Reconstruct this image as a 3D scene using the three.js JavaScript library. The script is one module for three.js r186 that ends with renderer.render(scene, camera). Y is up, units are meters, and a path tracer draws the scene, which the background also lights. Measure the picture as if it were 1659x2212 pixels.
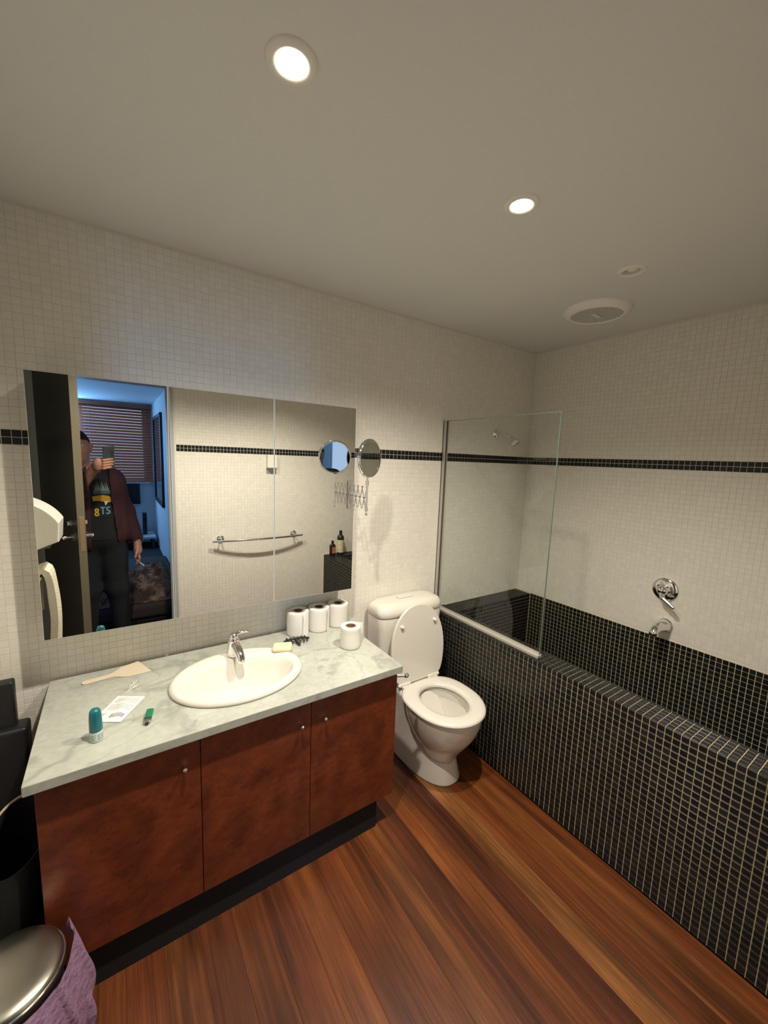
import * as THREE from 'three';
import { mergeGeometries, mergeVertices, toCreasedNormals } from 'three/addons/utils/BufferGeometryUtils.js';
import { RoundedBoxGeometry } from 'three/addons/geometries/RoundedBoxGeometry.js';
import { MarchingCubes } from 'three/addons/objects/MarchingCubes.js';
import { RectAreaLightUniformsLib } from 'three/addons/lights/RectAreaLightUniformsLib.js';

// ---------------------------------------------------------------- camera, sky, large lights, exposure
const W = 1659, H = 2212;
const scene = new THREE.Scene();
const renderer = new THREE.WebGLRenderer({ antialias: true });
renderer.toneMapping = THREE.LinearToneMapping;
renderer.toneMappingExposure = 1.0;
renderer.shadowMap.enabled = true;
RectAreaLightUniformsLib.init();

const YAW = 0.59629, PITCH = 0.131118, ROLL = 0.037621;
const camera = new THREE.PerspectiveCamera(2 * Math.atan(H / 2 / 862.84) * 180 / Math.PI, W / H, 0.012, 60);
const CAM = new THREE.Vector3(-2.4471, 1.5956, 1.8109);
const FW = new THREE.Vector3(Math.sin(YAW) * Math.cos(PITCH), -Math.sin(PITCH), -Math.cos(YAW) * Math.cos(PITCH));
const RT0 = new THREE.Vector3(Math.cos(YAW), 0, Math.sin(YAW)), UP0 = RT0.clone().cross(FW);
const RT = RT0.clone().multiplyScalar(Math.cos(ROLL)).addScaledVector(UP0, Math.sin(ROLL));
const UPV = UP0.clone().multiplyScalar(Math.cos(ROLL)).addScaledVector(RT0, -Math.sin(ROLL));
camera.position.copy(CAM);
camera.quaternion.setFromRotationMatrix(new THREE.Matrix4().makeBasis(RT, UPV, FW.clone().negate()));
scene.add(camera);

const SKY = new THREE.Color().setRGB(0.60, 0.78, 1.2);          // overcast blue daylight outside the bedroom window
scene.background = SKY;
const DAY = new THREE.Color().setRGB(0.20, 0.50, 1.0), DAY_POWER = 22;
const LAMP = new THREE.Color().setRGB(1.0, 0.905, 0.765), LAMP_POWER = 9.0, LAMP_ANGLE = 1.21;

// ---------------------------------------------------------------- helpers
let seed = 12345;
const rnd = () => { seed = (seed + 0x6D2B79F5) | 0; let t = Math.imul(seed ^ (seed >>> 15), 1 | seed); t = (t + Math.imul(t ^ (t >>> 7), 61 | t)) ^ t; return ((t ^ (t >>> 14)) >>> 0) / 4294967296; };
const rr = (a, b) => a + (b - a) * rnd();
const V = (x, y, z) => new THREE.Vector3(x, y, z);
const C = (r, g, b) => new THREE.Color().setRGB(r, g, b);
const clamp = (x, a = 0, b = 1) => Math.min(b, Math.max(a, x));
const mixn = (a, b, t) => a + (b - a) * t;
const sstep = (a, b, x) => { const t = clamp((x - a) / (b - a)); return t * t * (3 - 2 * t); };
function hash(x, y, s) { let h = Math.imul(x, 374761393) ^ Math.imul(y, 668265263) ^ Math.imul(s, 2147483629); h = Math.imul(h ^ (h >>> 13), 1274126177); return ((h ^ (h >>> 16)) >>> 0) / 4294967296; }
function vnoise(x, y, px, py, s) {
  const xi = Math.floor(x), yi = Math.floor(y), fx = x - xi, fy = y - yi, m = (a, p) => ((a % p) + p) % p;
  const u = fx * fx * (3 - 2 * fx), v = fy * fy * (3 - 2 * fy);
  const a = hash(m(xi, px), m(yi, py), s), b = hash(m(xi + 1, px), m(yi, py), s), c = hash(m(xi, px), m(yi + 1, py), s), d = hash(m(xi + 1, px), m(yi + 1, py), s);
  return mixn(mixn(a, b, u), mixn(c, d, u), v);
}
function fbm(u, v, px, py, oct, s) { let a = 0, w = 0.5, t = 0; for (let i = 0; i < oct; i++) { a += w * vnoise(u * px, v * py, px, py, s + i); t += w; w *= 0.5; px *= 2; py *= 2; } return a / t; }
function tex(w, h, fn, srgb = true) {
  const d = new Uint8Array(w * h * 4);
  for (let y = 0; y < h; y++) for (let x = 0; x < w; x++) {
    const c = fn(x / w, y / h), i = (y * w + x) * 4;
    if (typeof c === 'number') d[i] = d[i + 1] = d[i + 2] = clamp(c) * 255; else { d[i] = clamp(c[0]) * 255; d[i + 1] = clamp(c[1]) * 255; d[i + 2] = clamp(c[2]) * 255; }
    d[i + 3] = 255;
  }
  const t = new THREE.DataTexture(d, w, h, THREE.RGBAFormat);
  t.wrapS = t.wrapT = THREE.RepeatWrapping; t.magFilter = THREE.LinearFilter; t.minFilter = THREE.LinearMipmapLinearFilter; t.generateMipmaps = true;
  if (srgb) t.colorSpace = THREE.SRGBColorSpace;
  t.needsUpdate = true;
  return t;
}
function rep(t, u, v = u) { const c = t.clone(); c.repeat.set(u, v); c.needsUpdate = true; return c; }
function canvasTex(w, h, draw) {
  const c = document.createElement('canvas'); c.width = w; c.height = h; draw(c.getContext('2d'), w, h);
  const t = new THREE.CanvasTexture(c); t.colorSpace = THREE.SRGBColorSpace; t.anisotropy = 4; return t;
}
const S = (color, roughness = 0.5, o = {}) => new THREE.MeshStandardMaterial({ color, roughness, ...o });
const P = (color, roughness = 0.5, o = {}) => new THREE.MeshPhysicalMaterial({ color, roughness, ...o });
const used = {};
function numbered(n) { const k = used[n] = (used[n] ?? -1) + 1; return k ? n + '_' + String(k).padStart(3, '0') : n; }
function shade(m) { m.castShadow = m.receiveShadow = true; return m; }
function part(parent, name, geo, mat) { const m = shade(new THREE.Mesh(geo, mat)); m.name = name; parent.add(m); return m; }
function thing(name, label, category, pos = [0, 0, 0], turn = 0, group) {
  const o = new THREE.Group(); o.name = numbered(name); o.position.set(...pos); o.rotation.y = turn;
  o.userData = { label, category }; if (group) o.userData.group = group; scene.add(o); return o;
}
function single(name, label, category, geo, mat, pos = [0, 0, 0], turn = 0, group) {
  const m = shade(new THREE.Mesh(geo, mat)); m.name = numbered(name); m.position.set(...pos); m.rotation.y = turn;
  m.userData = { label, category }; if (group) m.userData.group = group; scene.add(m); return m;
}
function struct(name) { const o = new THREE.Group(); o.name = name; o.userData = { kind: 'structure' }; scene.add(o); return o; }
const at = (g, x, y, z) => g.translate(x, y, z);
function merge(list) { return mergeGeometries(list.map((g) => { const n = g.index ? g.toNonIndexed() : g; for (const k of Object.keys(n.attributes)) if (!['position', 'normal', 'uv'].includes(k)) n.deleteAttribute(k); n.morphAttributes = {}; return n; })); }
function box(x0, x1, y0, y1, z0, z1) { return new THREE.BoxGeometry(x1 - x0, y1 - y0, z1 - z0).translate((x0 + x1) / 2, (y0 + y1) / 2, (z0 + z1) / 2); }
function rbox(x0, x1, y0, y1, z0, z1, r = 0.003, s = 2) { return new RoundedBoxGeometry(x1 - x0, y1 - y0, z1 - z0, s, r).translate((x0 + x1) / 2, (y0 + y1) / 2, (z0 + z1) / 2); }
// uv in metres from positions, by the way each face points; along: which world axis the grain (v) follows
function metreUV(g, ou = 0, ov = 0, grain = 'auto') {
  g = g.index ? g.toNonIndexed() : g; g.computeVertexNormals();
  const p = g.attributes.position, n = p.count, uv = new Float32Array(n * 2), a = V(0, 0, 0), b = V(0, 0, 0), c = V(0, 0, 0), q = V(0, 0, 0);
  for (let i = 0; i < n; i += 3) {
    a.fromBufferAttribute(p, i); b.fromBufferAttribute(p, i + 1); c.fromBufferAttribute(p, i + 2);
    q.copy(b).sub(a).cross(c.clone().sub(a)); const ax = Math.abs(q.x), ay = Math.abs(q.y), az = Math.abs(q.z);
    for (let k = 0; k < 3; k++) {
      const w = [a, b, c][k]; let u, v;
      if (ay >= ax && ay >= az) { u = w.x; v = w.z; } else if (ax >= az) { u = w.z; v = w.y; if (grain === 'z') { u = w.y; v = w.z; } } else { u = w.x; v = w.y; }
      uv[(i + k) * 2] = u + ou; uv[(i + k) * 2 + 1] = v + ov;
    }
  }
  g.setAttribute('uv', new THREE.BufferAttribute(uv, 2)); return g;
}
// box with flat chamfers on every edge (44 triangles)
function chamfer(w, h, d, b) {
  const P0 = [], idx = []; const s = [[1, 1, 1], [1, 1, -1], [1, -1, 1], [1, -1, -1], [-1, 1, 1], [-1, 1, -1], [-1, -1, 1], [-1, -1, -1]];
  const id = (i, k) => i * 3 + k;
  for (const c of s) for (let k = 0; k < 3; k++) P0.push(c[0] * (w / 2 - (k === 0 ? 0 : b)), c[1] * (h / 2 - (k === 1 ? 0 : b)), c[2] * (d / 2 - (k === 2 ? 0 : b)));
  const vec = (i) => V(P0[i * 3], P0[i * 3 + 1], P0[i * 3 + 2]);
  const tri = (a, b2, c) => { const A = vec(a), n = vec(b2).sub(A).cross(vec(c).sub(A)), m = vec(a).add(vec(b2)).add(vec(c)); if (n.dot(m) < 0) idx.push(a, c, b2); else idx.push(a, b2, c); };
  const quad = (a, b2, c, e) => { tri(a, b2, c); tri(a, c, e); };
  const f = (sel) => s.map((c, i) => i).filter((i) => sel(s[i]));
  for (let k = 0; k < 3; k++) for (const q of [1, -1]) { const [a, b2, c, e] = f((c) => c[k] === q); quad(id(a, k), id(b2, k), id(e, k), id(c, k)); }
  for (let k = 0; k < 3; k++) { const [k1, k2] = [0, 1, 2].filter((x) => x !== k); for (const q1 of [1, -1]) for (const q2 of [1, -1]) { const [a, b2] = f((c) => c[k1] === q1 && c[k2] === q2); quad(id(a, k1), id(b2, k1), id(b2, k2), id(a, k2)); } }
  for (let i = 0; i < 8; i++) tri(id(i, 0), id(i, 1), id(i, 2));
  const g = new THREE.BufferGeometry(); g.setAttribute('position', new THREE.Float32BufferAttribute(P0, 3)); g.setIndex(idx); const o = g.toNonIndexed(); o.computeVertexNormals();
  o.setAttribute('uv', new THREE.Float32BufferAttribute(new Float32Array(o.attributes.position.count * 2), 2)); return o;
}
// closed surface through rings of points
function loft(rings, capA = true, capB = true) {
  const N = rings[0].length, p = [], idx = [], uv = [];
  rings.forEach((r, j) => r.forEach((q, i) => { p.push(q.x, q.y, q.z); uv.push(i / N, j / Math.max(1, rings.length - 1)); }));
  for (let j = 0; j + 1 < rings.length; j++) for (let i = 0; i < N; i++) { const a = j * N + i, b = j * N + (i + 1) % N, c = a + N, d = b + N; idx.push(a, c, b, b, c, d); }
  const cap = (j, flip) => { const c = V(0, 0, 0); rings[j].forEach((q) => c.add(q)); c.multiplyScalar(1 / N); const k = p.length / 3; p.push(c.x, c.y, c.z); uv.push(0.5, 0.5); for (let i = 0; i < N; i++) { const a = j * N + i, b = j * N + (i + 1) % N; flip ? idx.push(k, b, a) : idx.push(k, a, b); } };
  if (capA) cap(0, false); if (capB) cap(rings.length - 1, true);
  const g = new THREE.BufferGeometry(); g.setAttribute('position', new THREE.Float32BufferAttribute(p, 3)); g.setAttribute('uv', new THREE.Float32BufferAttribute(uv, 2)); g.setIndex(idx); g.computeVertexNormals(); return g;
}
// horizontal ring: half widths a (x), bb (-z side), bf (+z side), squareness nb / nf
function ring(cx, y, cz, a, bb, bf = bb, nb = 2, nf = 2, N = 56) {
  const out = [];
  for (let i = 0; i < N; i++) {
    const t = i / N * Math.PI * 2, c = Math.cos(t), s = Math.sin(t), n = s > 0 ? nf : nb, b = s > 0 ? bf : bb;
    out.push(V(cx + a * Math.sign(c) * Math.abs(c) ** (2 / n), y, cz + b * Math.sign(s) * Math.abs(s) ** (2 / n)));
  }
  return out;
}
const tube = (pts, r, seg = 24, rad = 10, closed = false) => new THREE.TubeGeometry(new THREE.CatmullRomCurve3(pts, closed, 'centripetal'), seg, r, rad, closed);
function rod(a, b, r, r2 = r, n = 14) { const d = b.clone().sub(a), g = new THREE.CylinderGeometry(r2, r, d.length(), n); g.applyQuaternion(new THREE.Quaternion().setFromUnitVectors(V(0, 1, 0), d.clone().normalize())); const m = a.clone().add(b).multiplyScalar(0.5); return g.translate(m.x, m.y, m.z); }
const ball = (x, y, z, r, n = 16) => new THREE.SphereGeometry(r, n, Math.max(8, n * 0.7 | 0)).translate(x, y, z);
const lathe = (pts, n = 40) => new THREE.LatheGeometry(pts.map((q) => new THREE.Vector2(q[0], q[1])), n);
function extrude(shape, depth, bevel = 0, o = {}) { return new THREE.ExtrudeGeometry(shape, { depth, bevelEnabled: bevel > 0, bevelThickness: bevel, bevelSize: bevel, bevelOffset: -bevel, bevelSegments: 3, curveSegments: 20, ...o }); }
const poly = (pts) => new THREE.Shape(pts.map((q) => new THREE.Vector2(q[0], q[1])));

// ---------------------------------------------------------------- dimensions (metres; the corner of mirror wall and bath wall is the origin)
const XL = -2.92, D = 1.815, HC = 2.3583, T = 0.025, WT = 0.12;      // left wall, room depth, ceiling, tile pitch, wall thickness
const TUBX = -0.849, TUBH = 0.687, LEDGE = 0.125;
const BAND0 = 1.5977;                                               // lower edge of the black tile border
const DOOR_L = -2.835, DOOR_R = -2.1, DOOR_H = 2.09;
const BX0 = -4.6, BX1 = -1.87, BZ1 = 6.5, BH = 2.36;                // bedroom
const MZ = 0.13;                                                    // mirror plane

// ---------------------------------------------------------------- materials
const grainTex = tex(512, 1024, (u, v) => {
  const warp = fbm(u, v, 3, 2, 3, 11) * 0.5, g = fbm(u + warp * 0.1, v, 36, 3, 4, 21), f = fbm(u, v, 128, 10, 3, 31), pore = fbm(u, v, 200, 24, 2, 41), big = fbm(u, v, 4, 3, 4, 51);
  const t = 0.50 + (g - 0.5) * 0.75 + (f - 0.5) * 0.25 + (big - 0.5) * 1.5, d = pore > 0.7 ? 0.9 : 1;
  return [(0.54 + t * 0.46) * d, (0.50 + t * 0.48) * d, (0.46 + t * 0.48) * d];
});
const woodTints = [[0.200, 0.058, 0.015], [0.165, 0.044, 0.013], [0.235, 0.079, 0.021], [0.130, 0.036, 0.013], [0.225, 0.069, 0.017], [0.290, 0.118, 0.038], [0.180, 0.049, 0.013]];
const woodMats = woodTints.map((c) => S(C(...c), 0.36, { map: rep(grainTex, 3.2, 0.75), bumpMap: rep(grainTex, 3.2, 0.75), bumpScale: 0.0006 }));
const burlTex = tex(512, 512, (u, v) => {
  const w = fbm(u, v, 5, 5, 4, 61), g = fbm(u + w * 0.25, v + w * 0.2, 8, 8, 5, 71), k = fbm(u, v, 24, 40, 3, 81), s = fbm(u, v, 70, 70, 2, 91);
  const t = 0.5 + (g - 0.5) * 0.8 + (k - 0.5) * 0.35, d = s > 0.74 ? 0.88 : 1;
  return [(0.52 + t * 0.42) * d, (0.46 + t * 0.46) * d, (0.44 + t * 0.44) * d];
});
const veneer = S(C(0.275, 0.064, 0.021), 0.42, { map: rep(burlTex, 1.9, 1.9) });
const marbleTex = tex(1024, 512, (u, v) => {
  const w = fbm(u, v, 4, 2, 5, 101), x = u * 6 + v * 3 + w * 5, vein = 1 - Math.abs(Math.sin(x * Math.PI)), fine = fbm(u + w * 0.2, v - w * 0.15, 10, 5, 5, 111), m = Math.abs(fbm(u + w * .12, v + w * .1, 5, 4, 5, 121) - 0.5);
  let t = 0.80 + (fine - 0.5) * 0.12; t -= vein ** 10 * 0.05 * fine * 2; t -= sstep(0.06, 0, m) * 0.09 * sstep(0.4, 0.6, fbm(u, v, 6, 4, 2, 131)); t -= (fbm(u, v, 90, 60, 2, 141) - 0.5) * 0.06;
  return [t * 0.965, t * 0.982, t * 0.93];
});
const marble = S(C(0.72, 0.72, 0.72), 0.24, { map: rep(marbleTex, 0.75, 1.4) });
const ceramic = P(C(0.69, 0.665, 0.60), 0.12, { clearcoat: 0.6, clearcoatRoughness: 0.06 });
const seatPlastic = P(C(0.69, 0.66, 0.60), 0.2, { clearcoat: 0.3, clearcoatRoughness: 0.15 });
const chrome = S(C(0.78, 0.78, 0.79), 0.09, { metalness: 1 });
const brushed = S(C(0.66, 0.65, 0.62), 0.42, { metalness: 0.85 });
const alu = S(C(0.52, 0.49, 0.43), 0.45, { metalness: 0.4 });
const mirrorMat = S(C(0.86, 0.875, 0.85), 0.0, { metalness: 1 });
const tarnish = S(C(0.66, 0.66, 0.60), 0.02, { metalness: 1 });
const plasterTex = tex(256, 256, (u, v) => 0.5 + (fbm(u, v, 24, 24, 4, 151) - 0.5) * 0.8, false);
const paintWhite = S(C(0.72, 0.72, 0.70), 0.75, { bumpMap: rep(plasterTex, 2, 2), bumpScale: 0.0006 });
const paintRoom = S(C(0.72, 0.74, 0.76), 0.8, { bumpMap: rep(plasterTex, 1, 1), bumpScale: 0.0006 });
const groutWhite = S(C(0.70, 0.665, 0.585), 0.9);
const groutDark = S(C(0.60, 0.52, 0.34), 0.9);
const tileWhite = [[0.76, 0.73, 0.66], [0.775, 0.745, 0.675], [0.745, 0.715, 0.645]].map((c) => P(C(...c), 0.36, {}));
const tileBlack = [[0.010, 0.010, 0.010], [0.016, 0.016, 0.015], [0.008, 0.009, 0.011]].map((c) => P(C(...c), 0.3, { specularIntensity: 0.55 }));
const blackPlastic = S(C(0.012, 0.012, 0.013), 0.42);
const blackMatte = S(C(0.005, 0.005, 0.006), 0.85);
const whitePlastic = S(C(0.80, 0.78, 0.72), 0.35);
const doorPaint = S(C(0.020, 0.021, 0.020), 0.28);

// ---------------------------------------------------------------- structure: shell of the bathroom
const room = struct('ceiling');
{
  const L = [[-2.125, 0.957], [-1.413, 0.951], [-0.741, 0.952]], s = poly([[XL - WT, -WT], [WT, -WT], [WT, D + WT], [XL - WT, D + WT]]);
  for (const [x, z] of L) { const h = new THREE.Path(); h.absarc(x, z, 0.036, 0, Math.PI * 2, true); s.holes.push(h); }
  const g = extrude(s, 0.1, 0, { curveSegments: 32 }); g.rotateX(Math.PI / 2); g.translate(0, HC + 0.1, 0);
  part(room, 'ceiling_panel', metreUV(g), paintWhite);
  part(room, 'ceiling_deck', box(XL - WT, WT, HC + 0.1, HC + 0.16, -WT, D + WT), paintWhite);
}
const floor = struct('floor');
part(floor, 'subfloor', box(XL - WT, WT, -0.12, -0.02, -WT, D + WT + 0.01), blackMatte);
{
  const tones = [2, 0, 5, 3, 4, 1, 2, 0, 6, 4, 1, 0, 3, 2, 6, 0, 1, 4, 0, 3, 1];
  const pitch = 0.1037; let k = 0;
  for (let x = -0.9263; x > XL - 0.08; x -= pitch, k++) {
    const g = chamfer(pitch - 0.0003, 0.02, D + 0.03, 0.0006).translate(x - pitch / 2 + 0.0, -0.01, D / 2 + 0.012);
    part(floor, 'floorboard', metreUV(g, rr(0, 3), rr(0, 5), 'z'), woodMats[tones[k % tones.length]]);
  }
  part(floor, 'floorboard', metreUV(chamfer(0.075, 0.02, D + 0.03, 0.0012).translate(-0.9263 + 0.0376, -0.01, D / 2 + 0.012), 0.4, 0.9, 'z'), woodMats[0]);
}
// tiles: a front face with a small bevel, sides behind it; centre of the back face at the origin, facing +z
function tileGeo(w, h, d = 0.004, b = 0.0011) {
  const x = w / 2, y = h / 2, xi = x - b, yi = y - b, z1 = d, z0 = d - b, p = [], q = (a, b2, c, e) => p.push(...a, ...b2, ...c, ...a, ...c, ...e);
  const o = [[-x, -y, z0], [x, -y, z0], [x, y, z0], [-x, y, z0]], i = [[-xi, -yi, z1], [xi, -yi, z1], [xi, yi, z1], [-xi, yi, z1]], k = [[-x, -y, 0], [x, -y, 0], [x, y, 0], [-x, y, 0]];
  q(...i); for (let a = 0; a < 4; a++) { const n = (a + 1) % 4; q(o[a], o[n], i[n], i[a]); q(k[a], k[n], o[n], o[a]); }
  const g = new THREE.BufferGeometry(); g.setAttribute('position', new THREE.Float32BufferAttribute(p, 3)); g.computeVertexNormals(); return g;
}
const PROJ = (() => { const f = 862.84, v = V(0, 0, 0); return (p) => { v.copy(p).sub(CAM); const d = v.dot(FW); if (d < 0.05) return null; const x = W / 2 + f * v.dot(RT) / d, y = H / 2 - f * v.dot(UPV) / d; return x > -10 && x < W + 10 && y > -10 && y < H + 10 ? d : null; }; })();
// collects tile places; the 300 that show largest become parts, the rest one instanced part
function tileField(parent, name, geo, mats, places, tilt, most = 300) {
  const rows = places.map(([p, q]) => {
    const n = V(0, 0, 1).applyQuaternion(q), d = CAM.clone().sub(p), r = d.length(), c = n.dot(d) / r;
    return { p, q, s: PROJ(p) !== null && c > 0 ? c / (r * r) : 0 };
  }).sort((a, b) => b.s - a.s);
  const e = new THREE.Euler(), q2 = new THREE.Quaternion(), one = V(1, 1, 1), m4 = new THREE.Matrix4();
  const turn = (q) => q.clone().multiply(q2.setFromEuler(e.set(rr(-tilt, tilt), rr(-tilt, tilt), rr(-0.008, 0.008))));
  rows.slice(0, most).forEach((t) => { const m = part(parent, name, geo, mats[rnd() * mats.length | 0]); m.position.copy(t.p); m.quaternion.copy(turn(t.q)); });
  const rest = rows.slice(most); if (!rest.length) return;
  const base = mats[0].clone(); base.color = C(1, 1, 1);
  const im = shade(new THREE.InstancedMesh(geo, base, rest.length)); im.name = name + 's'; im.userData.kind = 'stuff';
  rest.forEach((t, i) => { im.setMatrixAt(i, m4.compose(t.p, turn(t.q), one)); const c = mats[rnd() * mats.length | 0].color, k = rr(0.985, 1.015); im.setColorAt(i, C(c.r * k, c.g * k, c.b * k)); });
  parent.add(im);
}
const QZ = new THREE.Quaternion(), QX = new THREE.Quaternion().setFromEuler(new THREE.Euler(0, Math.PI / 2, 0)), QNX = new THREE.Quaternion().setFromEuler(new THREE.Euler(0, -Math.PI / 2, 0)), QNZ = new THREE.Quaternion().setFromEuler(new THREE.Euler(0, Math.PI, 0)), QY = new THREE.Quaternion().setFromEuler(new THREE.Euler(-Math.PI / 2, 0, 0));
const wTile = tileGeo(T - 0.0013, T - 0.0013, 0.0020, 0.0006), bTile = tileGeo(T - 0.0026, T - 0.0026), wTileM = tileGeo(0.0259 - 0.0013, T - 0.0013, 0.0020, 0.0006), bTileM = tileGeo(0.0259 - 0.0026, T - 0.0026);
// spread tiles over a wall: along(k) gives the horizontal place; black border at the two rows above BAND0
function wallTiles(parent, place, n, q, pitchGeoW, pitchGeoB, skip = () => false, y0 = 0) {
  const white = [], black = [], top = Math.floor((HC - BAND0) / T), bottom = -Math.ceil((BAND0 - y0) / T) + 1;
  for (let r = bottom; r < top; r++) for (let k = 0; k < n; k++) {
    const y = BAND0 + (r + 0.5) * T, p = place(k, y);
    if (y < y0 + T * 0.4 || skip(p)) continue;
    (r === 0 || r === 1 ? black : white).push([p, q]);
  }
  tileField(parent, 'border_tile', pitchGeoB, tileBlack, black, 0.008);
  tileField(parent, 'tile', pitchGeoW, tileWhite, white, 0.013);
}
const wallBack = struct('wall_back');
part(wallBack, 'wall_panel', box(XL - WT, WT, -0.02, HC, -WT, 0), groutWhite);
wallTiles(wallBack, (k, y) => V(-0.005 - 0.0259 * (k + 0.5), y, -0.001), Math.floor(-XL / 0.0259), QZ, wTileM, bTileM, (p) => (p.x > -2.64 && p.x < -1.51 && p.y > 0.97 && p.y < 1.81) || (p.x > -2.62 && p.x < -1.5 && p.y < 0.72) || (p.x > TUBX + 0.02 && p.y < TUBH - 0.02));
const wallRight = struct('wall_right');
part(wallRight, 'wall_panel', box(0, WT, -0.02, HC, 0, D), groutWhite);
wallTiles(wallRight, (k, y) => V(0.001, y, T * (k + 0.5) + 0.001), Math.floor(D / T), QNX, wTile, bTile, (p) => p.y < TUBH + 0.008);
const wallLeft = struct('wall_left');
part(wallLeft, 'wall_panel', box(XL - WT, XL, -0.02, HC, 0, D), groutWhite);
wallTiles(wallLeft, (k, y) => V(XL - 0.001, y, T * (k + 0.5)), Math.floor(D / T), QX, wTile, bTile);
const wallFront = struct('wall_front');
{
  const s = poly([[XL - WT, -0.02], [WT, -0.02], [WT, HC], [XL - WT, HC]]), h = new THREE.Path([[DOOR_L - 0.035, 0.0], [DOOR_L - 0.035, DOOR_H], [DOOR_R + 0.035, DOOR_H], [DOOR_R + 0.035, 0.0]].map((q) => new THREE.Vector2(...q)));
  s.holes.push(h);
  part(wallFront, 'wall_panel', extrude(s, WT, 0).translate(0, 0, D), groutWhite);
  wallTiles(wallFront, (k, y) => V(-0.005 - 0.0259 * (k + 0.5), y, D + 0.001), Math.floor(-XL / 0.0259), QNZ, wTileM, bTileM, (p) => (p.x < DOOR_R + 0.048 && p.y < DOOR_H + 0.07) || (p.x > TUBX + 0.02 && p.y < TUBH - 0.02));
}
// door: frame in the wall, leaf standing open into the bathroom
const doorFrameMat = S(C(0.42, 0.43, 0.44), 0.5);
const door = struct('door_1');
{
  const z0 = D - 0.012, z1 = D + WT + 0.012, lining = [box(DOOR_L - 0.035, DOOR_L, 0, DOOR_H, z0 + 0.012, z1 - 0.012), box(DOOR_R, DOOR_R + 0.035, 0, DOOR_H, z0 + 0.012, z1 - 0.012), box(DOOR_L - 0.035, DOOR_R + 0.035, DOOR_H - 0.03, DOOR_H, z0 + 0.012, z1 - 0.012)];
  part(door, 'door_lining', merge(lining), doorFrameMat);
  part(door, 'door_stop', merge([box(DOOR_R - 0.012, DOOR_R, 0, DOOR_H - 0.03, D + 0.045, D + 0.075), box(DOOR_L, DOOR_L + 0.012, 0, DOOR_H - 0.03, D + 0.045, D + 0.075)]), doorFrameMat);
  for (const [a, b] of [[D - 0.014, D - 0.001], [D + WT + 0.001, D + WT + 0.014]]) part(door, 'architrave', merge([rbox(DOOR_R + 0.004, DOOR_R + 0.034, 0, DOOR_H + 0.05, a, b), rbox(DOOR_L - 0.07, DOOR_L - 0.004, 0, DOOR_H + 0.05, a, b), rbox(DOOR_L - 0.07, DOOR_R + 0.034, DOOR_H - 0.01, DOOR_H + 0.055, a, b)]), doorFrameMat);
  const leaf = new THREE.Group(); leaf.name = 'door_leaf'; leaf.position.set(-2.835, 0.006, 1.835); leaf.rotation.y = Math.atan2(0.565, 0.223); door.add(leaf);
  const len = 0.608, edge = S(C(0.135, 0.115, 0.075), 0.6);
  part(leaf, 'door_slab', rbox(0, len - 0.004, 0, 2.08, -0.0205, 0.0185, 0.001), doorPaint);
  part(leaf, 'door_edge', rbox(len - 0.0045, len, 0, 2.08, -0.0205, 0.0185, 0.0005), edge).userData.label = 'bare timber lipping on the edge of the door';
  for (const s of [1, -1]) {
    const zf = s > 0 ? 0.019 : -0.021, o = (d) => zf + s * d;
    part(leaf, 'door_handle', merge([rod(V(len - 0.06, 1.08, zf), V(len - 0.06, 1.08, o(0.008)), 0.026), rod(V(len - 0.06, 1.08, zf), V(len - 0.06, 1.08, o(0.05)), 0.009), rod(V(len - 0.055, 1.08, o(0.048)), V(len - 0.185, 1.08, o(0.05)), 0.009, 0.007), ball(len - 0.185, 1.08, o(0.05), 0.008)]), chrome);
    part(leaf, 'privacy_lock', merge([rod(V(len - 0.06, 1.16, zf), V(len - 0.06, 1.16, o(0.012)), 0.018), rbox(len - 0.066, len - 0.054, 1.148, 1.172, Math.min(o(0.01), o(0.028)), Math.max(o(0.01), o(0.028)))]), chrome);
  }
  part(leaf, 'latch_plate', rbox(len - 0.001, len + 0.0012, 1.0, 1.2, -0.012, 0.012, 0.0004), S(C(0.36, 0.25, 0.15), 0.4, { metalness: 0.7 }));
}

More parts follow.
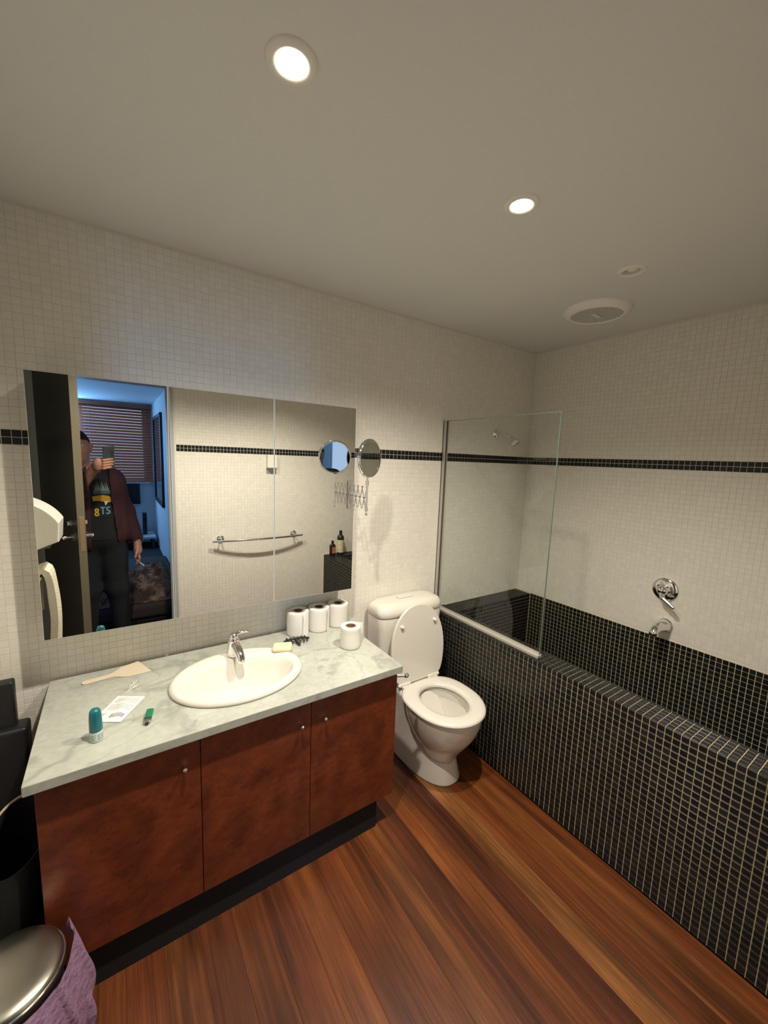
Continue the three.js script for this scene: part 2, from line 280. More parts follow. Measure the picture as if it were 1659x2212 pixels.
// ---------------------------------------------------------------- bath: tiled tub
const bath = thing('bathtub', 'long built-in bathtub boxed in with small black mosaic tiles and pale grout', 'bathtub');
{
  const i = 0.003, BOT = 0.22;
  part(bath, 'tub_body', merge([box(TUBX + i, TUBX + LEDGE - i, 0, TUBH - i, 0.001, D - 0.003), box(TUBX + LEDGE - i, -0.002, 0, TUBH - i, 0.001, 0.13 - i), box(TUBX + LEDGE - i, -0.002, 0, TUBH - i, D - 0.13 + i, D - 0.003), box(TUBX + LEDGE - i, -0.002, 0, BOT - i, 0.13 - i, D - 0.13 + i), box(-0.008, -0.002, BOT, TUBH - i, 0.13, D - 0.13)]), groutDark);
  const pl = [], nz = Math.round(D / T), rows = Math.floor(TUBH / T);
  for (let k = 0; k < nz; k++) {
    const z = 0.0215 / 2 + T * k + 0.0; if (z > D - 0.008) continue;
    for (let r = 0; r <= rows; r++) { const y = TUBH - 0.0005 - T * (r + 0.5); if (y > 0.004) pl.push([V(TUBX + i, y, z), QNX]); }
    for (let c = 0; c < 5; c++) pl.push([V(TUBX + T * (c + 0.5), TUBH - i, z), QY]);
    if (z > 0.13 && z < D - 0.13) {
      for (let r = 0; r < 19; r++) { const y = TUBH - T * (r + 0.5); if (y > BOT) { pl.push([V(-0.008, y, z), QNX]); pl.push([V(TUBX + LEDGE - i, y, z), QX]); } }
      for (let c = 0; c < 28; c++) pl.push([V(TUBX + LEDGE + T * (c + 0.7), BOT - i, z), QY]);
    }
  }
  for (let c = 0; c < 28; c++) {
    const x = TUBX + LEDGE + T * (c + 0.5); if (x > -0.012) continue;
    for (let r = 0; r < 5; r++) { pl.push([V(x, TUBH - i, 0.0045 + T * (r + 0.5)), QY]); pl.push([V(x, TUBH - i, D - 0.0045 - T * (r + 0.5)), QY]); }
    for (let r = 0; r < 19; r++) { const y = TUBH - T * (r + 0.5); if (y > BOT) { pl.push([V(x, y, 0.13 - i), QZ]); pl.push([V(x, y, D - 0.13 + i), QNZ]); } }
  }
  const cut = []; for (let k = 0; k < nz; k++) { const z = 0.0215 / 2 + T * k; if (z < D - 0.008) cut.push([V(TUBX + i, 0.0062, z), QNX]); }
  tileField(bath, 'cut_tile', tileGeo(T - 0.0036, 0.0098), tileBlack, cut, 0.004);
  tileField(bath, 'tile', tileGeo(T - 0.0036, T - 0.0036), tileBlack, pl, 0.006);
}

// ---------------------------------------------------------------- shower screen
const glassMat = P(C(0.93, 0.965, 0.945), 0.0, { transmission: 1, thickness: 0, ior: 1.5 });
const screen = thing('shower_screen', 'clear glass shower screen standing on the end of the black tiled bath', 'glass screen');
{
  const x = -0.806, z0 = 0.012, z1 = 0.752, y0 = 0.704, y1 = 1.832;
  part(screen, 'glass_pane', new THREE.PlaneGeometry(z1 - z0, y1 - y0).rotateY(-Math.PI / 2).translate(x, (y0 + y1) / 2, (z0 + z1) / 2), glassMat);
  part(screen, 'glass_edge', merge([box(x - 0.0035, x + 0.0035, y0, y1, z1 - 0.0012, z1 + 0.0012), box(x - 0.003, x + 0.003, y1 - 0.001, y1 + 0.001, z0, z1)]), S(C(0.16, 0.20, 0.18), 0.2)).userData.label = 'dark green polished edge of the glass';
  part(screen, 'wall_channel', merge([box(x - 0.012, x - 0.006, 0.69, y1 + 0.004, 0.003, 0.026), box(x + 0.006, x + 0.012, 0.69, y1 + 0.004, 0.003, 0.026), box(x - 0.012, x + 0.012, 0.69, y1 + 0.004, 0.003, 0.008)]), alu);
  part(screen, 'seal', box(x - 0.0065, x - 0.003, 0.705, y1, 0.006, 0.027), blackPlastic);
  part(screen, 'bottom_channel', merge([rbox(x - 0.022, x + 0.012, TUBH + 0.001, TUBH + 0.016, 0.003, z1 + 0.006, 0.002), rbox(x + 0.005, x + 0.011, TUBH + 0.012, TUBH + 0.022, 0.003, z1, 0.001)]), alu);
}

// ---------------------------------------------------------------- bath fittings
{
  const sh = thing('wall_shower', 'chrome shower head on a short arm high on the wall behind the glass screen', 'shower head', [-0.351, 1.79, 0]);
  part(sh, 'wall_rose', lathe([[0, 0.014], [0.012, 0.014], [0.026, 0.006], [0.03, 0], [0.03, -0.002]]).rotateX(Math.PI / 2).translate(0, 0, 0.003), chrome);
  part(sh, 'shower_arm', tube([V(0, 0, 0.004), V(0.004, 0, 0.045), V(0.012, -0.012, 0.085), V(0.02, -0.03, 0.11)], 0.009, 20), chrome);
  part(sh, 'spray_head', lathe([[0, 0.035], [0.012, 0.035], [0.016, 0.02], [0.024, 0.004], [0.03, -0.012], [0.029, -0.018], [0, -0.02]]).rotateX(-0.7).translate(0.024, -0.05, 0.128), chrome);
  const mx = thing('shower_mixer', 'round chrome mixer with a lever on the wall above the bath', 'mixer', [0, 0.956, 0.942]);
  part(mx, 'cover_plate', lathe([[0, 0.014], [0.04, 0.014], [0.058, 0.009], [0.063, 0.002], [0.063, -0.003]], 48).rotateZ(Math.PI / 2).translate(-0.003, 0, 0), chrome);
  part(mx, 'mixer_body', lathe([[0, 0.062], [0.014, 0.061], [0.024, 0.052], [0.028, 0.036], [0.028, 0.01]], 40).rotateZ(Math.PI / 2), chrome);
  part(mx, 'lever', merge([rod(V(-0.05, -0.012, 0), V(-0.058, -0.036, 0.012), 0.014, 0.012), rod(V(-0.058, -0.036, 0.012), V(-0.07, -0.068, 0.068), 0.012, 0.0095), ball(-0.07, -0.068, 0.068, 0.0095), ball(-0.058, -0.036, 0.012, 0.0125)]), chrome);
  const sp = thing('bath_spout', 'chrome bath spout on the wall below the mixer', 'spout', [0, 0.762, 0.962]);
  part(sp, 'wall_flange', lathe([[0, 0.012], [0.03, 0.012], [0.038, 0.004], [0.038, -0.003]]).rotateZ(Math.PI / 2).translate(-0.003, 0, 0), chrome);
  part(sp, 'spout_tube', loft([[0.004, 0.0, 0.036], [0.03, 0.004, 0.033], [0.07, 0.008, 0.027], [0.105, 0.006, 0.023], [0.128, -0.002, 0.021], [0.14, -0.016, 0.019], [0.145, -0.03, 0.018]].map(([d, y, r], j) => { const out = [], tl = j > 3 ? (j - 3) * 0.36 : 0; for (let i = 0; i < 28; i++) { const t = i / 28 * Math.PI * 2; out.push(V(-d - Math.sin(tl) * r * Math.sin(t) * 0.8, y + Math.cos(tl) * r * Math.sin(t), r * Math.cos(t))); } return out; })), chrome);
}

// ---------------------------------------------------------------- vanity, counter, basin, tap
const vanity = thing('vanity_cabinet', 'three-door vanity cabinet in red-brown burl veneer on a black plinth', 'cabinet');
{
  const x0 = -2.655, x1 = -1.49, zb = 0.02, zf = 0.528, y0 = 0.14, y1 = 0.7162;
  part(vanity, 'carcass', metreUV(merge([box(x0, x0 + 0.016, y0, y1, zb, zf), box(x1 - 0.016, x1, y0, y1, zb, zf), box(x0, x1, y0, y0 + 0.016, zb, zf), box(x0, x1, y0, y1, zb, zb + 0.006), box(x0, x1, y1 - 0.05, y1, zf - 0.016, zf)])), veneer);
  const seams = [x0, -2.257, -1.88, x1], knobs = [-2.303, -1.919, -1.827];
  for (let k = 0; k < 3; k++) {
    const d = part(vanity, 'cabinet_door', metreUV(rbox(seams[k] + (k ? 0.0011 : 0), seams[k + 1] - (k < 2 ? 0.0011 : 0), y0 + 0.002, y1 - 0.004, zf + 0.001, zf + 0.019, 0.0012), k * 0.37 + 0.2, k * 0.53), veneer);
    part(d, 'knob', merge([rod(V(knobs[k], 0.6235, zf + 0.018), V(knobs[k], 0.6235, zf + 0.03), 0.004), ball(knobs[k], 0.6235, zf + 0.034, 0.0075)]), chrome);
  }
  part(vanity, 'plinth', merge([box(x0, -1.56, 0.001, y0, 0.515, 0.53), box(x0, x0 + 0.015, 0.001, y0, zb, 0.52), box(-1.575, -1.56, 0.001, y0, zb, 0.52)]), blackMatte);
}
{
  const s = new THREE.Shape(), x0 = -2.674, x1 = -1.482, z0 = 0.014, z1 = 0.5745, r = 0.004;
  s.moveTo(x0, z0); s.lineTo(x1, z0); s.lineTo(x1, z1 - r); s.quadraticCurveTo(x1, z1, x1 - r, z1); s.lineTo(x0 + r, z1); s.quadraticCurveTo(x0, z1, x0, z1 - r); s.lineTo(x0, z0);
  const h = new THREE.Path(); h.absellipse(-2.079, 0.325, 0.213, 0.165, 0, Math.PI * 2, true); s.holes.push(h);
  const g = extrude(s, 0.025, 0.0025, { curveSegments: 40 }); g.rotateX(Math.PI / 2); g.translate(0, 0.7445, 0);
  single('countertop', 'pale grey marble countertop with veins lying on the red-brown vanity', 'countertop', metreUV(g), marble);
}
const CT = 0.7472;
{
  const b = thing('basin', 'oval white drop-in wash basin set into the marble countertop', 'basin', [-2.079, CT, 0.319]);
  const R = [];
  const o = (y, a, bz, dz = 0) => R.push(ring(0, y, dz, a, bz, bz, 2, 2, 72));
  o(0.0, 0.238, 0.186); o(0.004, 0.2415, 0.1895); o(0.011, 0.241, 0.189); o(0.018, 0.236, 0.184); o(0.022, 0.228, 0.177); o(0.0225, 0.22, 0.170, 0.001); o(0.021, 0.213, 0.158, 0.006);
  o(0.017, 0.205, 0.143, 0.014); o(0.008, 0.198, 0.134, 0.018); o(-0.012, 0.188, 0.126, 0.018); o(-0.045, 0.168, 0.112, 0.016); o(-0.08, 0.135, 0.09, 0.012); o(-0.103, 0.09, 0.06, 0.008); o(-0.112, 0.04, 0.028, 0.005); o(-0.114, 0.022, 0.02, 0.004);
  part(b, 'bowl', loft(R, false, true), ceramic);
  part(b, 'bowl_underside', loft([ring(0, -0.001, 0.006, 0.206, 0.158), ring(0, -0.06, 0.012, 0.175, 0.12), ring(0, -0.12, 0.008, 0.09, 0.06)], false, true), ceramic);
  part(b, 'drain', lathe([[0, 0.002], [0.014, 0.003], [0.02, 0.002], [0.021, 0]]).translate(0, -0.1125, 0.004), chrome);
  const t = thing('basin_tap', 'chrome single lever tap standing on the back rim of the basin', 'tap', [-2.066, CT + 0.0205, 0.176]);
  part(t, 'tap_body', loft([ring(0, 0, 0, 0.027, 0.027), ring(0, 0.006, 0, 0.026, 0.026), ring(0, 0.012, 0, 0.0245, 0.0245), ring(0, 0.045, 0.001, 0.0235, 0.0235), ring(0, 0.066, 0.002, 0.024, 0.024), ring(0, 0.08, 0.003, 0.019, 0.019), ring(0, 0.088, 0.004, 0.011, 0.011)]), chrome);
  const sp = [[0.0, 0.05, 0.017], [0.03, 0.049, 0.0165], [0.055, 0.039, 0.0155], [0.074, 0.024, 0.0145], [0.083, 0.011, 0.0135]];
  part(t, 'tap_spout', merge([tube(sp.map((q) => V(q[0] * 0.12, q[1], q[0])), 0.0165, 24, 16), ball(0.083 * 0.12, 0.011, 0.083, 0.0165)]), chrome);
  part(t, 'tap_lever', merge([loft([[0.0, 0.086, 0.016, 0.009], [0.022, 0.094, 0.015, 0.008], [0.042, 0.098, 0.0115, 0.0065], [0.06, 0.097, 0.009, 0.005], [0.068, 0.095, 0.004, 0.003]].map(([d, y, w, hh]) => { const out = []; for (let i = 0; i < 20; i++) { const a = i / 20 * Math.PI * 2; out.push(V(d - 0.006, y + hh * Math.sin(a), w * Math.cos(a))); } return out; })).rotateY(-0.25), ball(0, 0.08, 0.003, 0.02)]), chrome);
  part(t, 'hot_cold_mark', new THREE.CylinderGeometry(0.004, 0.004, 0.003, 14).rotateX(Math.PI / 2).translate(0.004, 0.066, 0.0235), S(C(0.55, 0.03, 0.02), 0.4)).userData.label = 'small red temperature mark';
}

// ---------------------------------------------------------------- mirrored cabinet
const mc = thing('mirror_cabinet', 'wide frameless mirrored wall cabinet with three doors above the vanity', 'mirror');
{
  const x0 = -2.6659, x1 = -1.4857, y0 = 0.9486, y1 = 1.8288, xs = [x0, -2.2725, -1.8793, x1], body = S(C(0.60, 0.58, 0.54), 0.6), edge = S(C(0.55, 0.58, 0.58), 0.25);
  part(mc, 'cabinet_body', rbox(x0 + 0.003, x1 - 0.003, y0 + 0.003, y1 - 0.003, 0.004, MZ - 0.009, 0.001), body);
  for (let k = 0; k < 3; k++) {
    const a = xs[k] + (k ? 0.0022 : 0), b = xs[k + 1] - (k < 2 ? 0.0022 : 0), g = new THREE.Group(); g.name = 'mirror_door'; mc.add(g);
    g.position.set(b, 0, MZ - 0.005); g.rotation.y = [0.0, 0.0012, -0.0024][k];
    part(g, 'door_panel', box(a - b, 0, y0, y1, -0.003, 0.0025), edge);
    part(g, 'mirror_glass', new THREE.PlaneGeometry(b - a - 0.002, y1 - y0 - 0.002).translate((a - b) / 2, (y0 + y1) / 2, 0.005), mirrorMat);
    part(g, 'mirror_rim', merge([box(a - b, a - b + 0.001, y0, y1, 0.0025, 0.0049), box(-0.001, 0, y0, y1, 0.0025, 0.0049), box(a - b, 0, y0, y0 + 0.001, 0.0025, 0.0049), box(a - b, 0, y1 - 0.001, y1, 0.0025, 0.0049)]), edge);
  }
}

// ---------------------------------------------------------------- round shaving mirror on a scissor arm
{
  const s = thing('shaving_mirror', 'round chrome shaving mirror on an extended scissor arm beside the wall mirror', 'mirror', [-1.511, 1.343, 0.285]);
  const zs = [-0.15, -0.1125, -0.075, -0.0375, 0.0], ylo = 0.03, yhi = 0.125, strips = [], pins = [];
  for (let k = 0; k < 4; k++) for (const [ya, yb, dx] of [[ylo, yhi, 0.002], [yhi, ylo, -0.002]]) {
    const a = V(dx, ya, zs[k]), b = V(dx, yb, zs[k + 1]), d = b.clone().sub(a), g = new THREE.BoxGeometry(0.0022, d.length() + 0.008, 0.005);
    g.rotateX(Math.atan2(d.z, d.y)); g.translate((a.x + b.x) / 2, (a.y + b.y) / 2, (a.z + b.z) / 2); strips.push(g);
    pins.push(rod(V(-0.005, (ylo + yhi) / 2, (zs[k] + zs[k + 1]) / 2), V(0.005, (ylo + yhi) / 2, (zs[k] + zs[k + 1]) / 2), 0.003));
  }
  for (const z of zs) for (const y of [ylo, yhi]) pins.push(ball(0, y, z, 0.0045, 12));
  strips.forEach((g) => part(s, 'scissor_bar', g, brushed));
  part(s, 'pivot_pins', merge(pins), chrome);
  part(s, 'mounting_plate', merge([rbox(-0.011, 0.011, 0.01, 0.145, -0.1545, -0.149, 0.001)]), chrome);
  part(s, 'post', merge([rod(V(0, 0.016, 0.003), V(0, 0.168, 0.004), 0.0045), rod(V(0, 0.135, 0.004), V(0, 0.155, 0.004), 0.0075), rod(V(0, 0.018, 0.003), V(0, 0.034, 0.003), 0.0075), ball(0, 0.003, 0.003, 0.006), rod(V(0, 0.003, 0.003), V(0, 0.02, 0.003), 0.003)]), chrome);
  const head = new THREE.Group(); head.name = 'mirror_head'; head.position.set(0.003, 0.254, 0.013); head.rotation.set(-0.004, 0.43, 0, 'YXZ'); s.add(head);
  const R = 0.0815;
  part(head, 'frame', lathe([[R - 0.006, 0.0075], [R - 0.002, 0.009], [R + 0.0025, 0.007], [R + 0.0045, 0], [R + 0.0025, -0.007], [R - 0.002, -0.009], [R - 0.006, -0.0075], [R - 0.006, 0.0075]], 72).rotateX(Math.PI / 2), chrome);
  part(head, 'front_mirror', new THREE.CircleGeometry(R - 0.005, 64).translate(0, 0, 0.0062), tarnish);
  part(head, 'back_mirror', new THREE.CircleGeometry(R - 0.005, 64).rotateY(Math.PI).translate(0, 0, -0.0062), mirrorMat);
}

// ---------------------------------------------------------------- toilet
{
  const cx = -1.11, t = thing('toilet', 'white close-coupled toilet with its lid up between vanity and bath', 'toilet');
  const pedestal = loft([ring(cx, 0.0, 0.29, 0.128, 0.25, 0.255, 5, 2.3), ring(cx, 0.012, 0.29, 0.129, 0.25, 0.257, 5, 2.3), ring(cx, 0.05, 0.28, 0.122, 0.24, 0.255, 5, 2.3), ring(cx, 0.12, 0.27, 0.114, 0.23, 0.245, 5, 2.3), ring(cx, 0.2, 0.24, 0.112, 0.2, 0.24, 5, 2.4), ring(cx, 0.29, 0.20, 0.115, 0.16, 0.2, 5, 2.6), ring(cx, 0.35, 0.17, 0.13, 0.135, 0.14, 5, 3), ring(cx, 0.39, 0.16, 0.14, 0.13, 0.13, 5, 3)]);
  const bowl = loft([ring(cx, 0.09, 0.43, 0.066, 0.12, 0.085), ring(cx, 0.13, 0.435, 0.088, 0.14, 0.098), ring(cx, 0.18, 0.44, 0.112, 0.165, 0.122), ring(cx, 0.23, 0.44, 0.14, 0.19, 0.158), ring(cx, 0.28, 0.44, 0.161, 0.205, 0.188), ring(cx, 0.33, 0.44, 0.175, 0.21, 0.205), ring(cx, 0.37, 0.44, 0.181, 0.21, 0.211), ring(cx, 0.382, 0.44, 0.182, 0.21, 0.212), ring(cx, 0.387, 0.44, 0.178, 0.206, 0.208),
    ring(cx, 0.387, 0.445, 0.125, 0.155, 0.15), ring(cx, 0.38, 0.445, 0.118, 0.148, 0.142), ring(cx, 0.335, 0.445, 0.122, 0.152, 0.147), ring(cx, 0.328, 0.445, 0.112, 0.142, 0.137), ring(cx, 0.28, 0.445, 0.1, 0.13, 0.12), ring(cx, 0.23, 0.435, 0.072, 0.1, 0.09), ring(cx, 0.19, 0.42, 0.045, 0.06, 0.06), ring(cx, 0.16, 0.41, 0.02, 0.03, 0.03)], true, true);
  part(t, 'pan', merge([pedestal, bowl]), ceramic);
  part(t, 'water', new THREE.CircleGeometry(1, 40).rotateX(-Math.PI / 2).scale(0.062, 1, 0.085).translate(cx, 0.218, 0.43), P(C(0.86, 0.88, 0.84), 0.02, { transmission: 0.9, thickness: 0.03, ior: 1.33 }));
  part(t, 'cistern', loft([ring(cx, 0.388, 0.10, 0.19, 0.09, 0.07, 6, 5), ring(cx, 0.42, 0.10, 0.2, 0.094, 0.076, 6, 5), ring(cx, 0.52, 0.10, 0.209, 0.095, 0.078, 6, 5), ring(cx, 0.7, 0.10, 0.215, 0.096, 0.079, 6, 4.5), ring(cx, 0.757, 0.10, 0.216, 0.096, 0.079, 6, 4.5), ring(cx, 0.759, 0.10, 0.206, 0.09, 0.072, 6, 4.5)]), ceramic);
  const lid = part(t, 'cistern_lid', loft([ring(cx, 0.762, 0.10, 0.21, 0.094, 0.075, 6, 4.5), ring(cx, 0.764, 0.10, 0.218, 0.097, 0.083, 6, 4.2), ring(cx, 0.785, 0.10, 0.220, 0.097, 0.085, 6, 4), ring(cx, 0.803, 0.10, 0.217, 0.096, 0.081, 5, 3.6), ring(cx, 0.818, 0.10, 0.207, 0.092, 0.071, 4, 3.4), ring(cx, 0.827, 0.10, 0.185, 0.082, 0.052, 4, 3.2), ring(cx, 0.83, 0.10, 0.14, 0.06, 0.03, 4, 3)]), ceramic);
  part(lid, 'flush_button', merge([rbox(cx - 0.052, cx - 0.0005, 0.8305, 0.835, 0.065, 0.098, 0.002), rbox(cx + 0.0005, cx + 0.052, 0.8305, 0.835, 0.065, 0.098, 0.002)]), seatPlastic);
  const seat = loft([ring(cx, 0.389, 0.447, 0.182, 0.2, 0.208, 2.8, 2.05), ring(cx, 0.392, 0.447, 0.189, 0.205, 0.214, 2.8, 2.05), ring(cx, 0.4, 0.447, 0.19, 0.206, 0.215, 2.8, 2.05), ring(cx, 0.408, 0.447, 0.184, 0.2, 0.208, 2.8, 2.05), ring(cx, 0.412, 0.447, 0.168, 0.185, 0.19, 2.6, 2.05), ring(cx, 0.4115, 0.446, 0.135, 0.158, 0.158, 2.2, 2.05), ring(cx, 0.407, 0.446, 0.118, 0.145, 0.143, 2.1, 2.05), ring(cx, 0.398, 0.446, 0.110, 0.138, 0.136, 2.1, 2.05), ring(cx, 0.389, 0.446, 0.111, 0.139, 0.137, 2.1, 2.05)], false, false);
  part(t, 'seat', seat, seatPlastic);
  // lid: flat egg outline, a little dished, standing up against the cistern
  const s = new THREE.Shape(); s.moveTo(-0.115, 0); s.lineTo(0.115, 0); s.bezierCurveTo(0.155, 0.01, 0.168, 0.05, 0.178, 0.13); s.bezierCurveTo(0.196, 0.28, 0.125, 0.418, 0, 0.418); s.bezierCurveTo(-0.125, 0.418, -0.196, 0.28, -0.178, 0.13); s.bezierCurveTo(-0.168, 0.05, -0.155, 0.01, -0.115, 0);
  const lg = new THREE.Group(); lg.name = 'seat_lid'; lg.position.set(cx, 0.408, 0.243); lg.rotation.x = -0.105; t.add(lg);
  part(lg, 'lid_panel', extrude(s, 0.006, 0.005).translate(0, 0, -0.006), seatPlastic);
  for (const x of [-0.112, 0.112]) part(lg, 'bumper', merge([rod(V(x, 0.315, 0.003), V(x, 0.315, 0.014), 0.0105, 0.009), ball(x, 0.315, 0.014, 0.009)]), seatPlastic);
  for (const x of [-0.1, 0.1]) part(t, 'hinge', merge([rod(V(cx + x - 0.03, 0.41, 0.243), V(cx + x + 0.03, 0.41, 0.243), 0.0125), rbox(cx + x - 0.022, cx + x + 0.022, 0.386, 0.408, 0.225, 0.262, 0.004), ball(cx + x - 0.03, 0.41, 0.243, 0.0125), ball(cx + x + 0.03, 0.41, 0.243, 0.0125)]), seatPlastic);
}
{
  const h = thing('paper_holder', 'short chrome toilet paper bar fixed to the side of the vanity', 'paper holder', [-1.49, 0.668, 0.5]);
  part(h, 'rose', lathe([[0, 0.008], [0.014, 0.008], [0.021, 0.003], [0.021, 0]]).rotateZ(-Math.PI / 2).translate(0.0005, 0, 0), chrome);
  part(h, 'bar', merge([rod(V(0.004, 0, 0), V(0.062, -0.001, 0.03), 0.0075), ball(0.062, -0.001, 0.03, 0.0115)]), chrome);
}

// ---------------------------------------------------------------- ceiling fittings
const bulbOn = S(C(1, 0.95, 0.85), 0.4, { emissive: LAMP.clone(), emissiveIntensity: 14 });
const DL = [[-2.125, 0.957, 1, 'glowing ceiling downlight nearest the doorway, above the vanity'], [-1.413, 0.951, 1, 'glowing ceiling downlight in the middle of the row, towards the toilet'], [-0.741, 0.952, 0, 'unlit ceiling downlight beside the round extractor fan']];
for (const [x, z, on, label] of DL) {
  const d = thing('downlight', label, 'downlight', [x, HC, z], 0, 'row of ceiling downlights');
  part(d, 'trim_ring', lathe([[0.031, 0.03], [0.031, 0.001], [0.0335, -0.006], [0.041, -0.008], [0.05, -0.004], [0.052, 0]], 48), S(C(0.80, 0.78, 0.72), 0.4));
  part(d, 'housing', lathe([[0.0345, 0.002], [0.0345, 0.07], [0, 0.07]], 32), S(C(0.5, 0.5, 0.46), 0.4));
  const b = part(d, 'lamp_bulb', on ? lathe([[0, 0.003], [0.012, 0.0035], [0.022, 0.006], [0.0275, 0.012], [0.028, 0.03], [0, 0.034]], 32) : lathe([[0, -0.001], [0.012, 0.0], [0.018, 0.004], [0.021, 0.012], [0.0215, 0.03], [0, 0.034]], 32), on ? bulbOn : P(C(0.84, 0.83, 0.70), 0.3, { clearcoat: 0.5 }));
  if (on) {
    const l = new THREE.SpotLight(LAMP, LAMP_POWER, 0, LAMP_ANGLE, 1, 2); l.position.set(0, -0.02, 0); l.target.position.set(0, -2, 0); l.shadow.radius = 1.25; l.castShadow = true; l.name = 'lamp'; d.add(l, l.target); l.target.name = 'lamp_target';
  }
}
{
  const f = thing('extractor_fan', 'round white ceiling extractor fan grille over the bath', 'fan', [-0.452, HC, 0.66]);
  part(f, 'fan_rim', lathe([[0.112, -0.018], [0.116, -0.028], [0.122, -0.029], [0.142, -0.018], [0.15, -0.006], [0.15, 0.0]], 64), S(C(0.86, 0.84, 0.80), 0.4));
  part(f, 'fan_backing', new THREE.CylinderGeometry(0.114, 0.114, 0.004, 48).translate(0, -0.012, 0), S(C(0.3, 0.29, 0.29), 0.7));
  const slatMat = S(C(0.58, 0.56, 0.56), 0.5);
  for (let k = -9; k <= 9; k++) { const x = k * 0.0118, l = Math.sqrt(0.113 ** 2 - x * x); part(f, 'grille_slat', rbox(x - 0.004, x + 0.004, -0.025, -0.0145, -l, l, 0.0008, 1), slatMat); }
  part(f, 'centre_badge', rbox(-0.032, 0.032, -0.0285, -0.0252, -0.011, 0.011, 0.0015), S(C(0.78, 0.76, 0.75), 0.4));
}

// ---------------------------------------------------------------- things on the counter
const paper = S(C(0.72, 0.70, 0.66), 0.95), core = S(C(0.22, 0.12, 0.065), 0.9);
function paperRoll(r, h, tail, worn) {
  const o = new THREE.Group(), n = 60, ro = (y) => r * (1 + 0.006 * Math.sin(y * 160) + (worn ? 0.012 * Math.sin(y * 70) : 0));
  const prof = [[0.021, 0.001], [r - 0.003, 0.0], [r, 0.003]]; for (let k = 1; k < 9; k++) prof.push([ro(h * k / 9), h * k / 9]); prof.push([r, h - 0.003], [r - 0.003, h], [0.021, h - 0.0006], [0.021, 0.001]);
  part(o, 'paper', lathe(prof, n), paper);
  part(o, 'core_tube', lathe([[0.0205, h - 0.001], [0.0195, h - 0.001], [0.0195, 0.002], [0.0205, 0.002]], 32), core);
  if (tail) { const g = new THREE.PlaneGeometry(0.06, h - 0.002, 12, 4), p = g.attributes.position; for (let i = 0; i < p.count; i++) { const x = p.getX(i), k = (x + 0.03) / 0.06, a = tail[0] + k * tail[1]; const q = r + 0.0012 + k * k * tail[2]; p.setXYZ(i, Math.cos(a) * q, p.getY(i) + h / 2 + (1 - k) * 0 - k * 0.002, Math.sin(a) * q + 0.002 * Math.sin(p.getY(i) * 60) * k); } g.computeVertexNormals(); part(o, 'loose_sheet', g, S(C(0.80, 0.78, 0.73), 0.95, { side: THREE.DoubleSide })); }
  return o;
}
const rollSpots = [[-1.742, 0.068, 'upright white toilet roll nearest the tap, first in the row under the mirror', 0.2], [-1.634, 0.070, 'upright white toilet roll in the middle of the row under the mirror', 1.9], [-1.526, 0.066, 'upright white toilet roll at the far end of the row, nearest the toilet', 3.4]];
rollSpots.forEach(([x, z, label, turn], i) => {
  const o = paperRoll(0.052, 0.116, i === 2 ? null : [1.0, 0.7, 0.004], false); o.name = numbered('toilet_roll'); o.position.set(x, CT, z); o.rotation.y = i === 2 ? 0 : [0.2, 0.5][i]; o.userData = { label, category: 'toilet roll', group: 'toilet rolls on the counter' }; scene.add(o);
});
{
  const o = paperRoll(0.0455, 0.1, [-0.75, 0.62, 0.022], true); o.name = numbered('toilet_roll'); o.position.set(-1.588, CT, 0.312); o.userData = { label: 'started toilet roll standing alone with a loose sheet, near the counter corner', category: 'toilet roll', group: 'toilet rolls on the counter' }; scene.add(o);
}
{
  const g = new RoundedBoxGeometry(0.082, 0.024, 0.058, 5, 0.0115), p = g.attributes.position;
  for (let i = 0; i < p.count; i++) { const x = p.getX(i), z = p.getZ(i), k = 1 - 0.18 * ((x / 0.044) ** 2 + (z / 0.03) ** 2) * 0.5; p.setY(i, p.getY(i) * k + 0.0015 * Math.sin(x * 70) * Math.cos(z * 60)); }
  g.computeVertexNormals();
  const m = single('soap_bar', 'pale yellow bar of soap resting on the right rim of the basin', 'soap', g, P(C(0.74, 0.62, 0.38), 0.45, { clearcoat: 0.2, clearcoatRoughness: 0.4 }), [-1.878, CT + 0.031, 0.232], -0.45); m.rotation.z = 0.06; m.rotation.x = 0.08;
}
{ // hair claw: spine with teeth on both sides
  const c = thing('hair_claw', 'black plastic hair claw lying on the marble in front of the toilet rolls', 'hair clip', [-1.782, CT, 0.152], -0.12);
  part(c, 'spine', tube([V(-0.058, 0.006, -0.004), V(-0.03, 0.016, 0), V(0, 0.019, 0.003), V(0.032, 0.015, 0), V(0.06, 0.007, -0.003)], 0.005, 24, 8), blackPlastic);
  const tooth = (x, s, l) => tube([V(x, 0.014, 0.004 * s), V(x + 0.004, 0.016, 0.014 * s), V(x + 0.007, 0.01, (0.014 + l) * s), V(x + 0.006, 0.003, (0.018 + l) * s)], 0.0032, 10, 6);
  for (let k = 0; k < 6; k++) for (const s of [1, -1]) part(c, 'tooth', tooth(-0.046 + k * 0.017, s, 0.006 + 0.004 * Math.sin(k * 1.9 + s)), blackPlastic);
  part(c, 'lever', merge([tube([V(-0.006, 0.014, 0.008), V(-0.004, 0.012, 0.026), V(0.002, 0.006, 0.042)], 0.0055, 10, 8), ball(0.002, 0.006, 0.044, 0.006)]), blackPlastic);
}
